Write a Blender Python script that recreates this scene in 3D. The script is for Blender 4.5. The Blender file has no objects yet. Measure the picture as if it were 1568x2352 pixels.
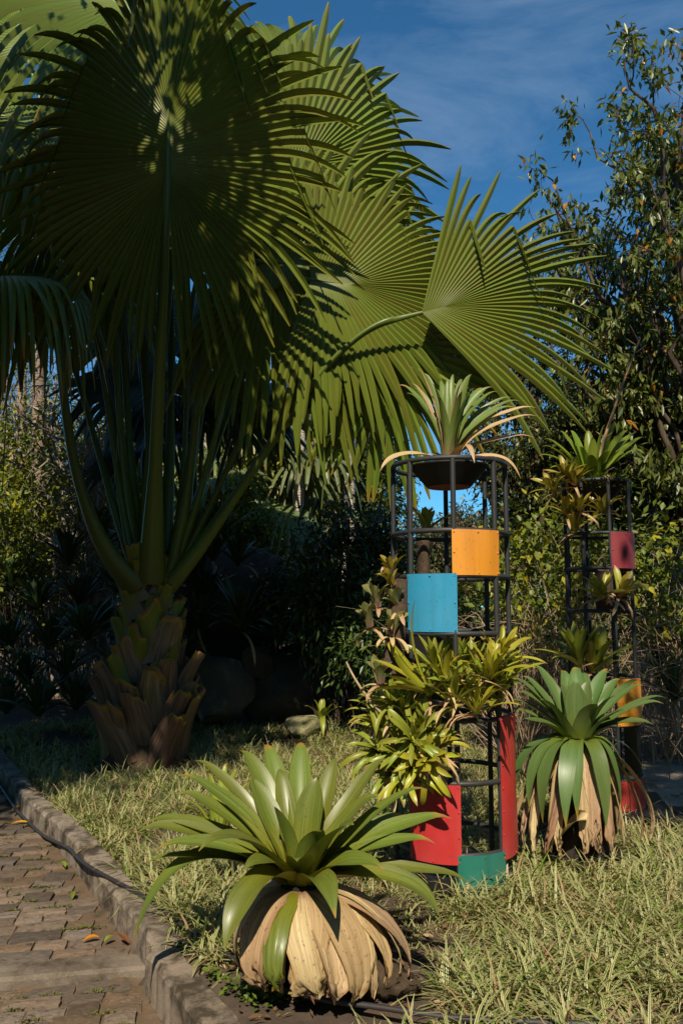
import bpy, bmesh, math, random
import numpy as np
from mathutils import Vector, Matrix

# ------------------------------------------------------------------ camera, sky, sun, exposure
scene = bpy.context.scene
R = math.radians
CAM_H, PITCH, FPX = 1.72, R(6.8), 1830.0          # FPX: focal length in units of the 1568 x 2352 view
cam_d = bpy.data.cameras.new('camera')
cam = bpy.data.objects.new('camera', cam_d)
scene.collection.objects.link(cam)
cam.location = (0, 0, CAM_H)
cam.rotation_euler = (R(90) + PITCH, 0, 0)
cam_d.sensor_fit = 'VERTICAL'
cam_d.sensor_height = 36.0
cam_d.lens = FPX / 2352 * 36
cam_d.clip_end = 2000
cam_d.clip_start = 0.05
scene.camera = cam

SUN_EL, SUN_AZ = R(45), R(4)                      # azimuth: degrees left of straight behind the camera
to_sun = Vector((-math.sin(SUN_AZ) * math.cos(SUN_EL), -math.cos(SUN_AZ) * math.cos(SUN_EL), math.sin(SUN_EL)))
world = bpy.data.worlds.new('World')
scene.world = world
world.use_nodes = True
wn, wl = world.node_tree.nodes, world.node_tree.links
wn.clear()
wout = wn.new('ShaderNodeOutputWorld')
bg = wn.new('ShaderNodeBackground')
bg.inputs['Strength'].default_value = 0.085
sky = wn.new('ShaderNodeTexSky')
sky.sky_type = 'NISHITA'
sky.sun_disc = False
sky.sun_elevation = SUN_EL
sky.sun_rotation = math.atan2(to_sun.x, to_sun.y)
sky.altitude = 900
sky.air_density = 1.0
sky.dust_density = 0.4
sky.ozone_density = 3.0
tc = wn.new('ShaderNodeTexCoord')
mp = wn.new('ShaderNodeMapping')
mp.inputs['Scale'].default_value = (1.6, 2.4, 5.0)
mp.inputs['Rotation'].default_value = (0.2, 0.35, 0.4)
wl.new(tc.outputs['Generated'], mp.inputs['Vector'])
cn = wn.new('ShaderNodeTexNoise')
cn.inputs['Scale'].default_value = 1.5
cn.inputs['Detail'].default_value = 9
cn.inputs['Roughness'].default_value = 0.62
cn.inputs['Distortion'].default_value = 0.5
wl.new(mp.outputs['Vector'], cn.inputs['Vector'])
cr = wn.new('ShaderNodeValToRGB')
cr.color_ramp.elements[0].position = 0.47
cr.color_ramp.elements[1].position = 0.86
cr.color_ramp.elements[1].color = (0.75, 0.75, 0.75, 1)
wl.new(cn.outputs['Fac'], cr.inputs['Fac'])
cm = wn.new('ShaderNodeMixRGB')
cm.inputs['Color2'].default_value = (3.6, 5.0, 6.8, 1)
wl.new(cr.outputs['Color'], cm.inputs['Fac'])
tint = wn.new('ShaderNodeMixRGB')
tint.blend_type = 'MULTIPLY'
tint.inputs[0].default_value = 1.0
tint.inputs[2].default_value = (0.46, 1.08, 1.30, 1)          # the deep winter blue of the whole sky
wl.new(sky.outputs['Color'], tint.inputs[1])
wl.new(tint.outputs[0], cm.inputs['Color1'])
wl.new(cm.outputs['Color'], bg.inputs['Color'])
wl.new(bg.outputs['Background'], wout.inputs['Surface'])

sun_d = bpy.data.lights.new('sun', 'SUN')
sun_d.energy = 5.0
sun_d.angle = R(0.53)
sun_d.color = (1.0, 0.89, 0.70)
sun = bpy.data.objects.new('sun', sun_d)
scene.collection.objects.link(sun)
sun.rotation_euler = to_sun.to_track_quat('Z', 'Y').to_euler()

vs = scene.view_settings
vs.view_transform = 'Standard'
vs.look = 'None'
vs.exposure = 0.2
vs.gamma = 1.0
vs.use_curve_mapping = False
scene.render.engine = 'CYCLES'
scene.cycles.use_denoising = True
scene.cycles.max_bounces = 5
scene.cycles.diffuse_bounces = 3
scene.cycles.transparent_max_bounces = 4
scene.cycles.sample_clamp_indirect = 4

# ------------------------------------------------------------------ placing helpers
CP, SP = math.cos(PITCH), math.sin(PITCH)
def ray(u, v):
    a, b = (u - 784) / FPX, (1176 - v) / FPX
    return np.array([a, CP - b * SP, SP + b * CP])
def P(u, v, y):
    """the point at distance y in front of the viewer that the photo shows at (u, v)"""
    d = ray(u, v)
    return np.array([0, 0, CAM_H]) + d * (y / d[1])
def G(u, v, z=0.0):
    """the point at height z that the photo shows at (u, v)"""
    d = ray(u, v)
    return np.array([0, 0, CAM_H]) + d * ((z - CAM_H) / d[2])

# ------------------------------------------------------------------ mesh helpers
COL = scene.collection
def mesh_np(name, V, F, uv=None, smooth=True, mat=None):
    V = np.asarray(V, dtype=np.float32).reshape(-1, 3)
    F = np.asarray(F, dtype=np.int32)
    k = F.shape[1]
    me = bpy.data.meshes.new(name)
    me.vertices.add(len(V)); me.vertices.foreach_set('co', V.ravel())
    me.loops.add(F.size); me.loops.foreach_set('vertex_index', F.ravel())
    me.polygons.add(len(F))
    me.polygons.foreach_set('loop_start', np.arange(0, F.size, k, dtype=np.int32))
    if uv is not None:
        l = me.uv_layers.new(name='UVMap')
        l.data.foreach_set('uv', np.asarray(uv, dtype=np.float32)[F.ravel()].ravel())
    me.update(calc_edges=True)
    me.polygons.foreach_set('use_smooth', np.full(len(F), smooth, dtype=bool))
    if mat: me.materials.append(mat)
    return me
class MB:
    """collects quad grids into one mesh"""
    def __init__(s): s.V, s.F, s.U, s.n = [], [], [], 0
    def add(s, V, F, U=None):
        V = np.asarray(V, float).reshape(-1, 3); F = np.asarray(F, int)
        s.V.append(V); s.F.append(F + s.n)
        s.U.append(np.zeros((len(V), 2)) if U is None else np.asarray(U, float).reshape(-1, 2)); s.n += len(V)
    def mesh(s, name, mat, smooth=True):
        return mesh_np(name, np.concatenate(s.V), np.concatenate(s.F), np.concatenate(s.U), smooth, mat)
    def obj(s, name, mat, parent=None, smooth=True): return link(name, s.mesh(name, mat, smooth), parent)
def link(name, data, parent=None):
    o = bpy.data.objects.new(name, data); COL.objects.link(o)
    if parent is not None: o.parent = parent
    return o
def tag(o, label=None, cat=None, group=None, kind=None):
    if label: o['label'] = label
    if cat: o['category'] = cat
    if group: o['group'] = group
    if kind: o['kind'] = kind
    return o
def empty(name, loc, label=None, cat=None, group=None):
    o = bpy.data.objects.new(name, None); COL.objects.link(o)
    o.location = Vector(loc); o.empty_display_size = 0.1
    return tag(o, label, cat, group)
def grid_faces(n, k, wrap=False):
    i = np.arange(n - 1)[:, None]; j = np.arange(k if wrap else k - 1)[None, :]
    j2 = (j + 1) % k
    return np.stack([i * k + j, i * k + j2, (i + 1) * k + j2, (i + 1) * k + j], -1).reshape(-1, 4)
def unit(v):
    v = np.asarray(v, float); n = np.linalg.norm(v, axis=-1, keepdims=True)
    return v / np.where(n < 1e-9, 1, n)
def bez(p0, p1, p2, n, p3=None):
    t = np.linspace(0, 1, n)[:, None]
    if p3 is None: return (1 - t) ** 2 * p0 + 2 * t * (1 - t) * p1 + t ** 2 * p2
    return (1 - t) ** 3 * p0 + 3 * t * (1 - t) ** 2 * p1 + 3 * t ** 2 * (1 - t) * p2 + t ** 3 * p3
def tube(mb, pts, rad, k=8, flat=1.0, side=None, close=True):
    pts = np.asarray(pts, float); n = len(pts)
    rad = np.broadcast_to(np.asarray(rad, float), (n,))
    T = unit(np.gradient(pts, axis=0))
    up = np.array([0, 0, 1.0]) if side is None else np.asarray(side, float)
    if side is None and abs(T[:, 2]).mean() > 0.8: up = np.array([1.0, 0.13, 0])
    A = unit(np.cross(T, up)); B = np.cross(A, T)
    a = np.linspace(0, 2 * math.pi, k, endpoint=False)
    V = pts[:, None] + rad[:, None, None] * (np.cos(a)[None, :, None] * A[:, None] + flat * np.sin(a)[None, :, None] * B[:, None])
    U = np.stack(np.broadcast_arrays(np.arange(k)[None] / k, np.linspace(0, 1, n)[:, None]), -1)
    mb.add(V, grid_faces(n, k, True), U)
    if close and k % 2 == 0:
        for row, pt in ((0, pts[0]), (n - 1, pts[-1])):
            base = np.concatenate([V[row], pt[None]])
            mb.add(base, [[j, (j + 1) % k, (j + 2) % k, k] for j in range(0, k, 2)], np.full((k + 1, 2), row / (n - 1)))
def ribbon(mb, pts, w, side, chan=0.0, cols=5, twist=None):
    """a leaf blade along pts: width w, hollowed by chan"""
    pts = np.asarray(pts, float); n = len(pts)
    T = unit(np.gradient(pts, axis=0))
    S = np.broadcast_to(np.asarray(side, float), (n, 3))
    N = unit(np.cross(T, S)); S = unit(np.cross(N, T))
    if twist is not None:
        c, s_ = np.cos(twist)[:, None], np.sin(twist)[:, None]
        S, N = S * c + N * s_, N * c - S * s_
    u = np.linspace(-1, 1, cols)
    w = np.asarray(w, float)
    V = pts[:, None] + (u[None, :, None] * w[:, None, None] * 0.5) * S[:, None] + (np.abs(u) ** 1.7)[None, :, None] * (w * np.broadcast_to(chan, (n,)))[:, None, None] * N[:, None]
    U = np.stack(np.broadcast_arrays((u[None] + 1) / 2, np.linspace(0, 1, n)[:, None]), -1)
    mb.add(V, grid_faces(n, cols), U)
def box(mb, x0, x1, y0, y1, z0, z1):
    V = [(x, y, z) for z in (z0, z1) for y in (y0, y1) for x in (x0, x1)]
    mb.add(V, [(0, 2, 3, 1), (4, 5, 7, 6), (0, 1, 5, 4), (2, 6, 7, 3), (0, 4, 6, 2), (1, 3, 7, 5)])
def leaf_cloud(mb, Pn, D, N, L, W, fold=0.25):
    """small folded leaves, five points and two faces each"""
    D = unit(D); S = unit(np.cross(D, N)); N = np.cross(S, D)
    L = L[:, None]; W = W[:, None]
    b = Pn; t = Pn + D * L - N * L * 0.12
    c = Pn + D * L * 0.5 - N * W * fold
    l = Pn + D * L * 0.45 + S * W * 0.5; r = Pn + D * L * 0.45 - S * W * 0.5
    V = np.stack([b, l, r, c, t], 1).reshape(-1, 3)
    i = np.arange(len(Pn))[:, None] * 5
    F = np.concatenate([i + np.array([[0, 3, 4, 1]]), i + np.array([[0, 2, 4, 3]])])
    U = np.tile(np.array([[.5, 0], [0, .45], [1, .45], [.5, .5], [.5, 1]]), (len(Pn), 1))
    mb.add(V, F, U)

# ------------------------------------------------------------------ materials
def new_mat(name):
    m = bpy.data.materials.new(name); m.use_nodes = True
    nt = m.node_tree; b = nt.nodes['Principled BSDF']
    return m, nt, b
def node(nt, t, **kw):
    n = nt.nodes.new(t)
    for k, v in kw.items():
        if k in n.inputs: n.inputs[k].default_value = v
        else: setattr(n, k, v)
    return n
def rgba(c): return (c[0], c[1], c[2], 1)
def mix(nt, fac, a, b, mode='MIX'):
    n = nt.nodes.new('ShaderNodeMixRGB'); n.blend_type = mode
    for s, v in ((0, fac), (1, a), (2, b)):
        if hasattr(v, 'links') or isinstance(v, bpy.types.NodeSocket): nt.links.new(v, n.inputs[s])
        elif s == 0: n.inputs[0].default_value = v
        else: n.inputs[s].default_value = rgba(v)
    return n.outputs[0]
def ramp(nt, fac, p0, p1, c0=(0, 0, 0), c1=(1, 1, 1)):
    n = nt.nodes.new('ShaderNodeValToRGB')
    n.color_ramp.elements[0].position = p0; n.color_ramp.elements[1].position = p1
    n.color_ramp.elements[0].color = rgba(c0); n.color_ramp.elements[1].color = rgba(c1)
    nt.links.new(fac, n.inputs[0]); return n.outputs[0]
def noise(nt, scale, detail=4, vec=None, rough=0.55, dist=0.0):
    n = node(nt, 'ShaderNodeTexNoise'); n.inputs['Scale'].default_value = scale; n.inputs['Detail'].default_value = detail
    n.inputs['Roughness'].default_value = rough; n.inputs['Distortion'].default_value = dist
    if vec is not None: nt.links.new(vec, n.inputs['Vector'])
    return n.outputs['Fac']
def objco(nt): return nt.nodes.new('ShaderNodeTexCoord').outputs['Object']
def uvmap(nt, sx, sy):
    t = nt.nodes.new('ShaderNodeTexCoord'); m = nt.nodes.new('ShaderNodeMapping')
    m.inputs['Scale'].default_value = (sx, sy, 1); nt.links.new(t.outputs['UV'], m.inputs['Vector'])
    oi = nt.nodes.new('ShaderNodeObjectInfo'); a = node(nt, 'ShaderNodeVectorMath', operation='ADD')
    mm = node(nt, 'ShaderNodeMath', operation='MULTIPLY'); mm.inputs[1].default_value = 37.0
    nt.links.new(oi.outputs['Random'], mm.inputs[0]); nt.links.new(m.outputs[0], a.inputs[0]); nt.links.new(mm.outputs[0], a.inputs[1])
    return a.outputs[0], t.outputs['UV']
def uv_split(nt, uv):
    s = nt.nodes.new('ShaderNodeSeparateXYZ'); nt.links.new(uv, s.inputs[0]); return s.outputs[0], s.outputs[1]
def math_(nt, op, a, b=None):
    n = node(nt, 'ShaderNodeMath', operation=op)
    for i, v in enumerate((a, b)):
        if v is None: continue
        if isinstance(v, bpy.types.NodeSocket): nt.links.new(v, n.inputs[i])
        else: n.inputs[i].default_value = v
    return n.outputs[0]
def bump(nt, b, h, strength=0.3, dist=0.01):
    n = node(nt, 'ShaderNodeBump', Strength=strength, Distance=dist)
    nt.links.new(h, n.inputs['Height']); nt.links.new(n.outputs[0], b.inputs['Normal'])
def translucent(nt, b, col, amount):
    out = nt.nodes['Material Output']
    tr = nt.nodes.new('ShaderNodeBsdfTranslucent'); ms = nt.nodes.new('ShaderNodeMixShader')
    ms.inputs[0].default_value = amount
    tint = mix(nt, 1.0, col, (1.35, 1.25, 0.55), 'MULTIPLY')
    nt.links.new(tint, tr.inputs['Color'])
    nt.links.new(b.outputs[0], ms.inputs[1]); nt.links.new(tr.outputs[0], ms.inputs[2]); nt.links.new(ms.outputs[0], out.inputs['Surface'])
def blade_mat(name, c1, c2, base=None, tip=None, rough=0.38, trans=0.2, streak=26, tip_at=0.9, base_to=0.3, spots=0.0, spec=0.5, coat=0.0):
    """a strap leaf with UV: streaks along it, its own colour at the foot and a dry tip"""
    m, nt, b = new_mat(name)
    sv, uv = uvmap(nt, streak, 1.3)
    u, v = uv_split(nt, uv)
    st = noise(nt, 1.0, 3, sv)
    col = mix(nt, ramp(nt, st, 0.3, 0.7), c1, c2)
    bv, _ = uvmap(nt, 2.5, 3.5)
    blotch = noise(nt, 1.0, 3, bv)
    oi = nt.nodes.new('ShaderNodeObjectInfo')
    geo = nt.nodes.new('ShaderNodeNewGeometry')
    rnd = math_(nt, 'ADD', math_(nt, 'MULTIPLY', oi.outputs['Random'], 0.5), math_(nt, 'MULTIPLY', geo.outputs['Random Per Island'], 0.5))
    hs = node(nt, 'ShaderNodeHueSaturation')
    nt.links.new(math_(nt, 'ADD', math_(nt, 'MULTIPLY', rnd, 0.075), 0.4625), hs.inputs['Hue'])
    nt.links.new(math_(nt, 'ADD', math_(nt, 'MULTIPLY', rnd, 0.5), math_(nt, 'ADD', math_(nt, 'MULTIPLY', blotch, 0.4), 0.55)), hs.inputs['Value'])
    nt.links.new(col, hs.inputs['Color']); col = hs.outputs[0]
    if base: col = mix(nt, ramp(nt, math_(nt, 'ADD', v, math_(nt, 'MULTIPLY', st, 0.1)), 0.05, base_to, (1, 1, 1), (0, 0, 0)), col, base)
    if spots:
        pv, _ = uvmap(nt, 14, 30)
        col = mix(nt, math_(nt, 'MULTIPLY', ramp(nt, noise(nt, 1.0, 2, pv), 0.62, 0.70), spots), col, (0.10, 0.05, 0.015))
    if trans:
        edge = math_(nt, 'ABSOLUTE', math_(nt, 'SUBTRACT', u, 0.5))
        col = mix(nt, math_(nt, 'MULTIPLY', ramp(nt, math_(nt, 'ADD', edge, math_(nt, 'MULTIPLY', math_(nt, 'SUBTRACT', blotch, 0.5), 0.06)), 0.45, 0.5), 0.6), col, mix(nt, 1.0, col, (0.75, 0.5, 0.3), 'MULTIPLY'))
    if tip:
        q = math_(nt, 'ADD', v, math_(nt, 'MULTIPLY', math_(nt, 'SUBTRACT', blotch, 0.5), 0.22))
        q = math_(nt, 'ADD', q, math_(nt, 'MULTIPLY', math_(nt, 'SUBTRACT', oi.outputs['Random'], 0.5), 0.12))
        col = mix(nt, ramp(nt, q, tip_at - 0.06, tip_at), col, (0.30, 0.20, 0.02))
        col = mix(nt, ramp(nt, q, tip_at, tip_at + 0.05), col, tip)
    nt.links.new(col, b.inputs['Base Color'])
    b.inputs['Roughness'].default_value = rough
    b.inputs['Specular IOR Level'].default_value = spec
    b.inputs['Coat Weight'].default_value = coat
    b.inputs['Coat Roughness'].default_value = 0.25
    bump(nt, b, st, 0.18, 0.004)
    if trans: translucent(nt, b, col, trans)
    return m
def leaf_mat(name, c1, c2, c3=None, rough=0.45, trans=0.25, share3=0.1, clump=1.6):
    """foliage: each leaf its own tone, clumps vary"""
    m, nt, b = new_mat(name)
    geo = nt.nodes.new('ShaderNodeNewGeometry')
    r = geo.outputs['Random Per Island']
    col = mix(nt, r, c1, c2)
    cl = noise(nt, clump, 2, objco(nt))
    col = mix(nt, ramp(nt, cl, 0.3, 0.7), mix(nt, 1.0, col, (0.62, 0.68, 0.66), 'MULTIPLY'), col)
    if c3:
        w = math_(nt, 'FRACT', math_(nt, 'MULTIPLY', r, 17.3))
        col = mix(nt, math_(nt, 'LESS_THAN', w, share3), col, c3)
    nt.links.new(col, b.inputs['Base Color'])
    b.inputs['Roughness'].default_value = rough
    b.inputs['Specular IOR Level'].default_value = 0.4
    if trans: translucent(nt, b, col, trans)
    return m
def bark_mat(name, c1, c2, scale=6, ring=0, ringc=(0.05, 0.04, 0.03), patch=None):
    m, nt, b = new_mat(name)
    o = objco(nt)
    mp_ = nt.nodes.new('ShaderNodeMapping'); mp_.inputs['Scale'].default_value = (1, 1, 0.35); nt.links.new(o, mp_.inputs[0])
    n1 = noise(nt, scale, 6, mp_.outputs[0], 0.65)
    col = mix(nt, ramp(nt, n1, 0.35, 0.68), c1, c2)
    if patch:
        col = mix(nt, ramp(nt, noise(nt, scale * 0.5, 4, o, 0.6), 0.55, 0.63), col, patch)
    if ring:
        w = node(nt, 'ShaderNodeTexWave', wave_type='BANDS', bands_direction='Z'); w.inputs['Scale'].default_value = ring
        w.inputs['Distortion'].default_value = 2.5; w.inputs['Detail'].default_value = 3; w.inputs['Detail Scale'].default_value = 3
        nt.links.new(o, w.inputs[0])
        col = mix(nt, math_(nt, 'MULTIPLY', ramp(nt, w.outputs['Fac'], 0.72, 0.9), ramp(nt, noise(nt, scale * 2.2, 3, o), 0.42, 0.6)), col, ringc)
    nt.links.new(col, b.inputs['Base Color']); b.inputs['Roughness'].default_value = 0.9
    b.inputs['Specular IOR Level'].default_value = 0.15
    bump(nt, b, n1, 0.6, 0.03)
    return m
def paint_mat(name, c, rough=0.42, wear=0.0, wearc=(0.2, 0.18, 0.15), fade=(1.12, 1.1, 1.15)):
    m, nt, b = new_mat(name)
    o = objco(nt)
    n1 = noise(nt, 3.5, 5, o); n2 = noise(nt, 55, 3, o)
    mp_ = nt.nodes.new('ShaderNodeMapping'); mp_.inputs['Scale'].default_value = (14, 14, 0.8); nt.links.new(o, mp_.inputs[0])
    st = noise(nt, 1.0, 4, mp_.outputs[0])
    col = mix(nt, ramp(nt, n1, 0.3, 0.75), c, mix(nt, 1.0, c, fade, 'MULTIPLY'))
    col = mix(nt, math_(nt, 'MULTIPLY', ramp(nt, noise(nt, 2.2, 3, o), 0.4, 0.75), 0.09), col, (0.42, 0.38, 0.33) if max(c) > 0.1 else c)
    col = mix(nt, math_(nt, 'MULTIPLY', ramp(nt, st, 0.5, 0.75), 0.55), col, mix(nt, 1.0, col, (0.66, 0.62, 0.60), 'MULTIPLY'))
    col = mix(nt, math_(nt, 'MULTIPLY', ramp(nt, n2, 0.64, 0.72), 0.6), col, (0.05, 0.04, 0.03))
    if wear: col = mix(nt, math_(nt, 'MULTIPLY', ramp(nt, noise(nt, 22, 5, o, 0.7), 0.6, 0.7), wear), col, wearc)
    nt.links.new(col, b.inputs['Base Color'])
    nt.links.new(math_(nt, 'ADD', math_(nt, 'MULTIPLY', n1, 0.25), rough - 0.1), b.inputs['Roughness'])
    bump(nt, b, n1, 0.12, 0.02)
    return m
def stone_mat(name, c1, c2, c3=None, scale=5, cov=(0.52, 0.62), grain=70, rnd=0.4, rough=0.85):
    m, nt, b = new_mat(name)
    o = objco(nt); oi = nt.nodes.new('ShaderNodeObjectInfo')
    add = node(nt, 'ShaderNodeVectorMath', operation='ADD'); nt.links.new(o, add.inputs[0])
    nt.links.new(math_(nt, 'MULTIPLY', oi.outputs['Random'], 50.0), add.inputs[1]); o = add.outputs[0]
    g = noise(nt, grain, 4, o, 0.7); n1 = noise(nt, scale, 6, o, 0.6)
    geo = nt.nodes.new('ShaderNodeNewGeometry')
    col = mix(nt, ramp(nt, n1, 0.3, 0.7), c1, c2)
    rr = math_(nt, 'ADD', oi.outputs['Random'], geo.outputs['Random Per Island']); rr = math_(nt, 'FRACT', rr)
    hs = node(nt, 'ShaderNodeHueSaturation'); nt.links.new(col, hs.inputs['Color'])
    nt.links.new(math_(nt, 'ADD', math_(nt, 'MULTIPLY', rr, 2 * rnd), 1 - rnd), hs.inputs['Value'])
    nt.links.new(math_(nt, 'ADD', math_(nt, 'MULTIPLY', math_(nt, 'FRACT', math_(nt, 'MULTIPLY', rr, 7.7)), 0.5), 0.7), hs.inputs['Saturation'])
    col = mix(nt, math_(nt, 'MULTIPLY', ramp(nt, g, 0.35, 0.7), 0.45), hs.outputs[0], mix(nt, 1.0, hs.outputs[0], (1.5, 1.5, 1.5), 'MULTIPLY'))
    col = mix(nt, ramp(nt, g, 0.26, 0.36, (1, 1, 1), (0, 0, 0)), col, (0.03, 0.025, 0.02))
    if c3:
        l = noise(nt, scale * 0.55, 7, o, 0.68)
        col = mix(nt, ramp(nt, l, cov[0], cov[1]), col, mix(nt, ramp(nt, g, 0.35, 0.6), mix(nt, 1.0, c3, (0.55, 0.55, 0.5), 'MULTIPLY'), c3))
    nt.links.new(col, b.inputs['Base Color']); b.inputs['Roughness'].default_value = rough
    b.inputs['Specular IOR Level'].default_value = 0.25
    h = math_(nt, 'ADD', n1, math_(nt, 'MULTIPLY', g, 0.35))
    bump(nt, b, h, 0.7, 0.015)
    return m

M = {}
M['pole'] = paint_mat('dark_grey_painted_pipe', (0.030, 0.031, 0.033), 0.5, 0.25, (0.07, 0.065, 0.06))
M['black'] = paint_mat('black_painted_board', (0.012, 0.012, 0.013), 0.55)
M['bowl'] = paint_mat('black_bowl_paint', (0.007, 0.007, 0.007), 0.6, 0.1, (0.02, 0.02, 0.02))
M['terracotta'] = paint_mat('bare_terracotta', (0.28, 0.06, 0.035), 0.8, 0.3, (0.35, 0.16, 0.06))
M['yellow'] = paint_mat('ochre_yellow_panel', (0.68, 0.27, 0.018), 0.48)
M['blue'] = paint_mat('sky_blue_panel', (0.024, 0.265, 0.44), 0.42)
M['red'] = paint_mat('red_panel', (0.47, 0.024, 0.024), 0.42, fade=(1.1, 1.7, 1.8))
M['crimson'] = paint_mat('crimson_panel', (0.24, 0.022, 0.036), 0.5)
M['green'] = paint_mat('teal_green_panel', (0.006, 0.15, 0.11), 0.4)
M['hose'] = paint_mat('black_rubber_hose', (0.03, 0.026, 0.026), 0.55, 0.3, (0.07, 0.055, 0.05))
M['fan'] = blade_mat('fan_palm_leaf', (0.115, 0.155, 0.016), (0.168, 0.208, 0.027), tip=(0.30, 0.22, 0.09), rough=0.42, trans=0.14, streak=4, tip_at=1.0, spec=0.45)
M['bluefan'] = blade_mat('blue_green_palm_leaf', (0.05, 0.09, 0.075), (0.07, 0.115, 0.10), rough=0.5, trans=0.12, streak=4)
M['farfan'] = blade_mat('far_palm_leaf', (0.11, 0.15, 0.05), (0.16, 0.20, 0.07), tip=(0.35, 0.28, 0.14), rough=0.4, trans=0.2, streak=4, tip_at=0.97)
M['petiole'] = blade_mat('palm_stalk_skin', (0.085, 0.12, 0.014), (0.11, 0.145, 0.02), base=(0.07, 0.085, 0.012), rough=0.42, trans=0, streak=9, base_to=0.15)
M['boot'] = blade_mat('dry_leaf_base', (0.105, 0.062, 0.036), (0.27, 0.175, 0.11), base=(0.10, 0.062, 0.04), tip=(0.24, 0.13, 0.06), rough=0.85, trans=0, streak=16, tip_at=0.95, spec=0.15)
M['bootg'] = blade_mat('green_leaf_base', (0.13, 0.15, 0.014), (0.18, 0.18, 0.02), base=(0.20, 0.135, 0.09), tip=(0.2, 0.1, 0.035), rough=0.55, trans=0, streak=10, tip_at=0.95, base_to=0.62, spots=0.5, spec=0.3)
M['fibre'] = bark_mat('trunk_fibre', (0.035, 0.024, 0.016), (0.10, 0.07, 0.045), 14)
M['brom'] = blade_mat('giant_bromeliad_leaf', (0.085, 0.118, 0.014), (0.180, 0.208, 0.034), base=(0.20, 0.19, 0.010), tip=(0.32, 0.14, 0.05), rough=0.40, trans=0.12, streak=26, tip_at=0.995, base_to=0.62, spots=0.45, coat=0.08)
M['brom2'] = blade_mat('second_bromeliad_leaf', (0.075, 0.130, 0.030), (0.125, 0.180, 0.050), base=(0.13, 0.165, 0.012), tip=(0.3, 0.22, 0.04), rough=0.42, trans=0.12, streak=26, tip_at=1.0, base_to=0.5, spots=0.35, coat=0.03)
M['bromtop'] = blade_mat('bowl_bromeliad_leaf', (0.14, 0.21, 0.045), (0.18, 0.25, 0.06), base=(0.24, 0.15, 0.085), tip=(0.42, 0.22, 0.1), rough=0.4, trans=0.2, streak=14, tip_at=0.98, base_to=0.42, spots=0.5)
M['bromtop2'] = blade_mat('far_bowl_bromeliad_leaf', (0.15, 0.22, 0.02), (0.2, 0.27, 0.03), base=(0.2, 0.24, 0.03), tip=(0.3, 0.2, 0.06), rough=0.4, trans=0.25, streak=14, tip_at=1.0, base_to=0.3, spots=0.3)
M['small'] = blade_mat('yellow_green_small_leaf', (0.30, 0.28, 0.018), (0.36, 0.33, 0.03), base=(0.22, 0.25, 0.03), tip=(0.36, 0.2, 0.07), rough=0.4, trans=0.16, streak=8, tip_at=0.97, base_to=0.3, spots=0.35, coat=0.08)
M['smallg'] = blade_mat('green_small_leaf', (0.20, 0.235, 0.02), (0.27, 0.29, 0.035), base=(0.21, 0.24, 0.04), tip=(0.36, 0.2, 0.07), rough=0.4, trans=0.16, streak=8, tip_at=0.97, base_to=0.3, spots=0.35, coat=0.08)
M['gold'] = blade_mat('gold_small_leaf', (0.28, 0.22, 0.02), (0.30, 0.27, 0.04), base=(0.30, 0.17, 0.08), tip=(0.30, 0.12, 0.06), rough=0.4, trans=0.2, streak=8, tip_at=0.9, base_to=0.4, spots=0.4)
M['vase'] = blade_mat('banded_vase_leaf', (0.17, 0.19, 0.06), (0.24, 0.24, 0.09), base=(0.26, 0.15, 0.13), tip=(0.3, 0.2, 0.08), rough=0.5, trans=0.12, streak=3, tip_at=0.97, base_to=0.55, spots=0.6)
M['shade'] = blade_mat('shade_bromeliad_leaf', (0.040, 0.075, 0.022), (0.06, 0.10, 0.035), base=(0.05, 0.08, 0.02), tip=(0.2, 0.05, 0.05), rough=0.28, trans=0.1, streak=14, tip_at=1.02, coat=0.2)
M['dead'] = blade_mat('dry_tan_leaf', (0.29, 0.175, 0.085), (0.58, 0.42, 0.25), base=(0.22, 0.11, 0.05), rough=0.6, trans=0.08, streak=34, base_to=0.3, spots=0.6, spec=0.25)
M['dead2'] = blade_mat('dry_brown_leaf', (0.26, 0.15, 0.075), (0.42, 0.28, 0.16), base=(0.14, 0.07, 0.035), rough=0.7, trans=0.05, streak=30, base_to=0.3, spots=0.7, spec=0.2)
M['straw'] = blade_mat('straw_leaf', (0.40, 0.25, 0.12), (0.52, 0.36, 0.2), base=(0.30, 0.15, 0.09), tip=(0.2, 0.1, 0.06), rough=0.6, trans=0.1, streak=10, tip_at=1.02)
M['xaxim'] = stone_mat('tree_fern_fibre', (0.05, 0.030, 0.019), (0.09, 0.058, 0.038), (0.4, 0.36, 0.32), 30, (0.66, 0.72), 160, 0.2, 0.95)
M['charred'] = bark_mat('charred_stump', (0.012, 0.010, 0.009), (0.05, 0.04, 0.033), 18)
M['sett'] = stone_mat('granite_sett', (0.122, 0.086, 0.060), (0.19, 0.14, 0.102), (0.075, 0.055, 0.036), 7, (0.54, 0.68), 110, 0.45)
M['slab'] = stone_mat('granite_slab', (0.155, 0.118, 0.086), (0.21, 0.165, 0.122), (0.085, 0.062, 0.042), 5, (0.5, 0.7), 110, 0.12)
M['kerb'] = stone_mat('weathered_kerb', (0.19, 0.145, 0.105), (0.27, 0.21, 0.155), (0.075, 0.056, 0.038), 9, (0.44, 0.60), 130, 0.1)
M['concrete'] = stone_mat('old_concrete', (0.20, 0.15, 0.105), (0.27, 0.21, 0.15), (0.10, 0.075, 0.05), 3, (0.5, 0.66), 90, 0.08)
M['rock'] = stone_mat('mossy_boulder', (0.07, 0.06, 0.045), (0.14, 0.115, 0.08), (0.32, 0.30, 0.15), 3.2, (0.50, 0.60), 40, 0.1)
M['rock_dark'] = stone_mat('dark_boulder', (0.05, 0.042, 0.034), (0.11, 0.09, 0.068), (0.17, 0.15, 0.08), 2.6, (0.62, 0.72), 40, 0.15)
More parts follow.
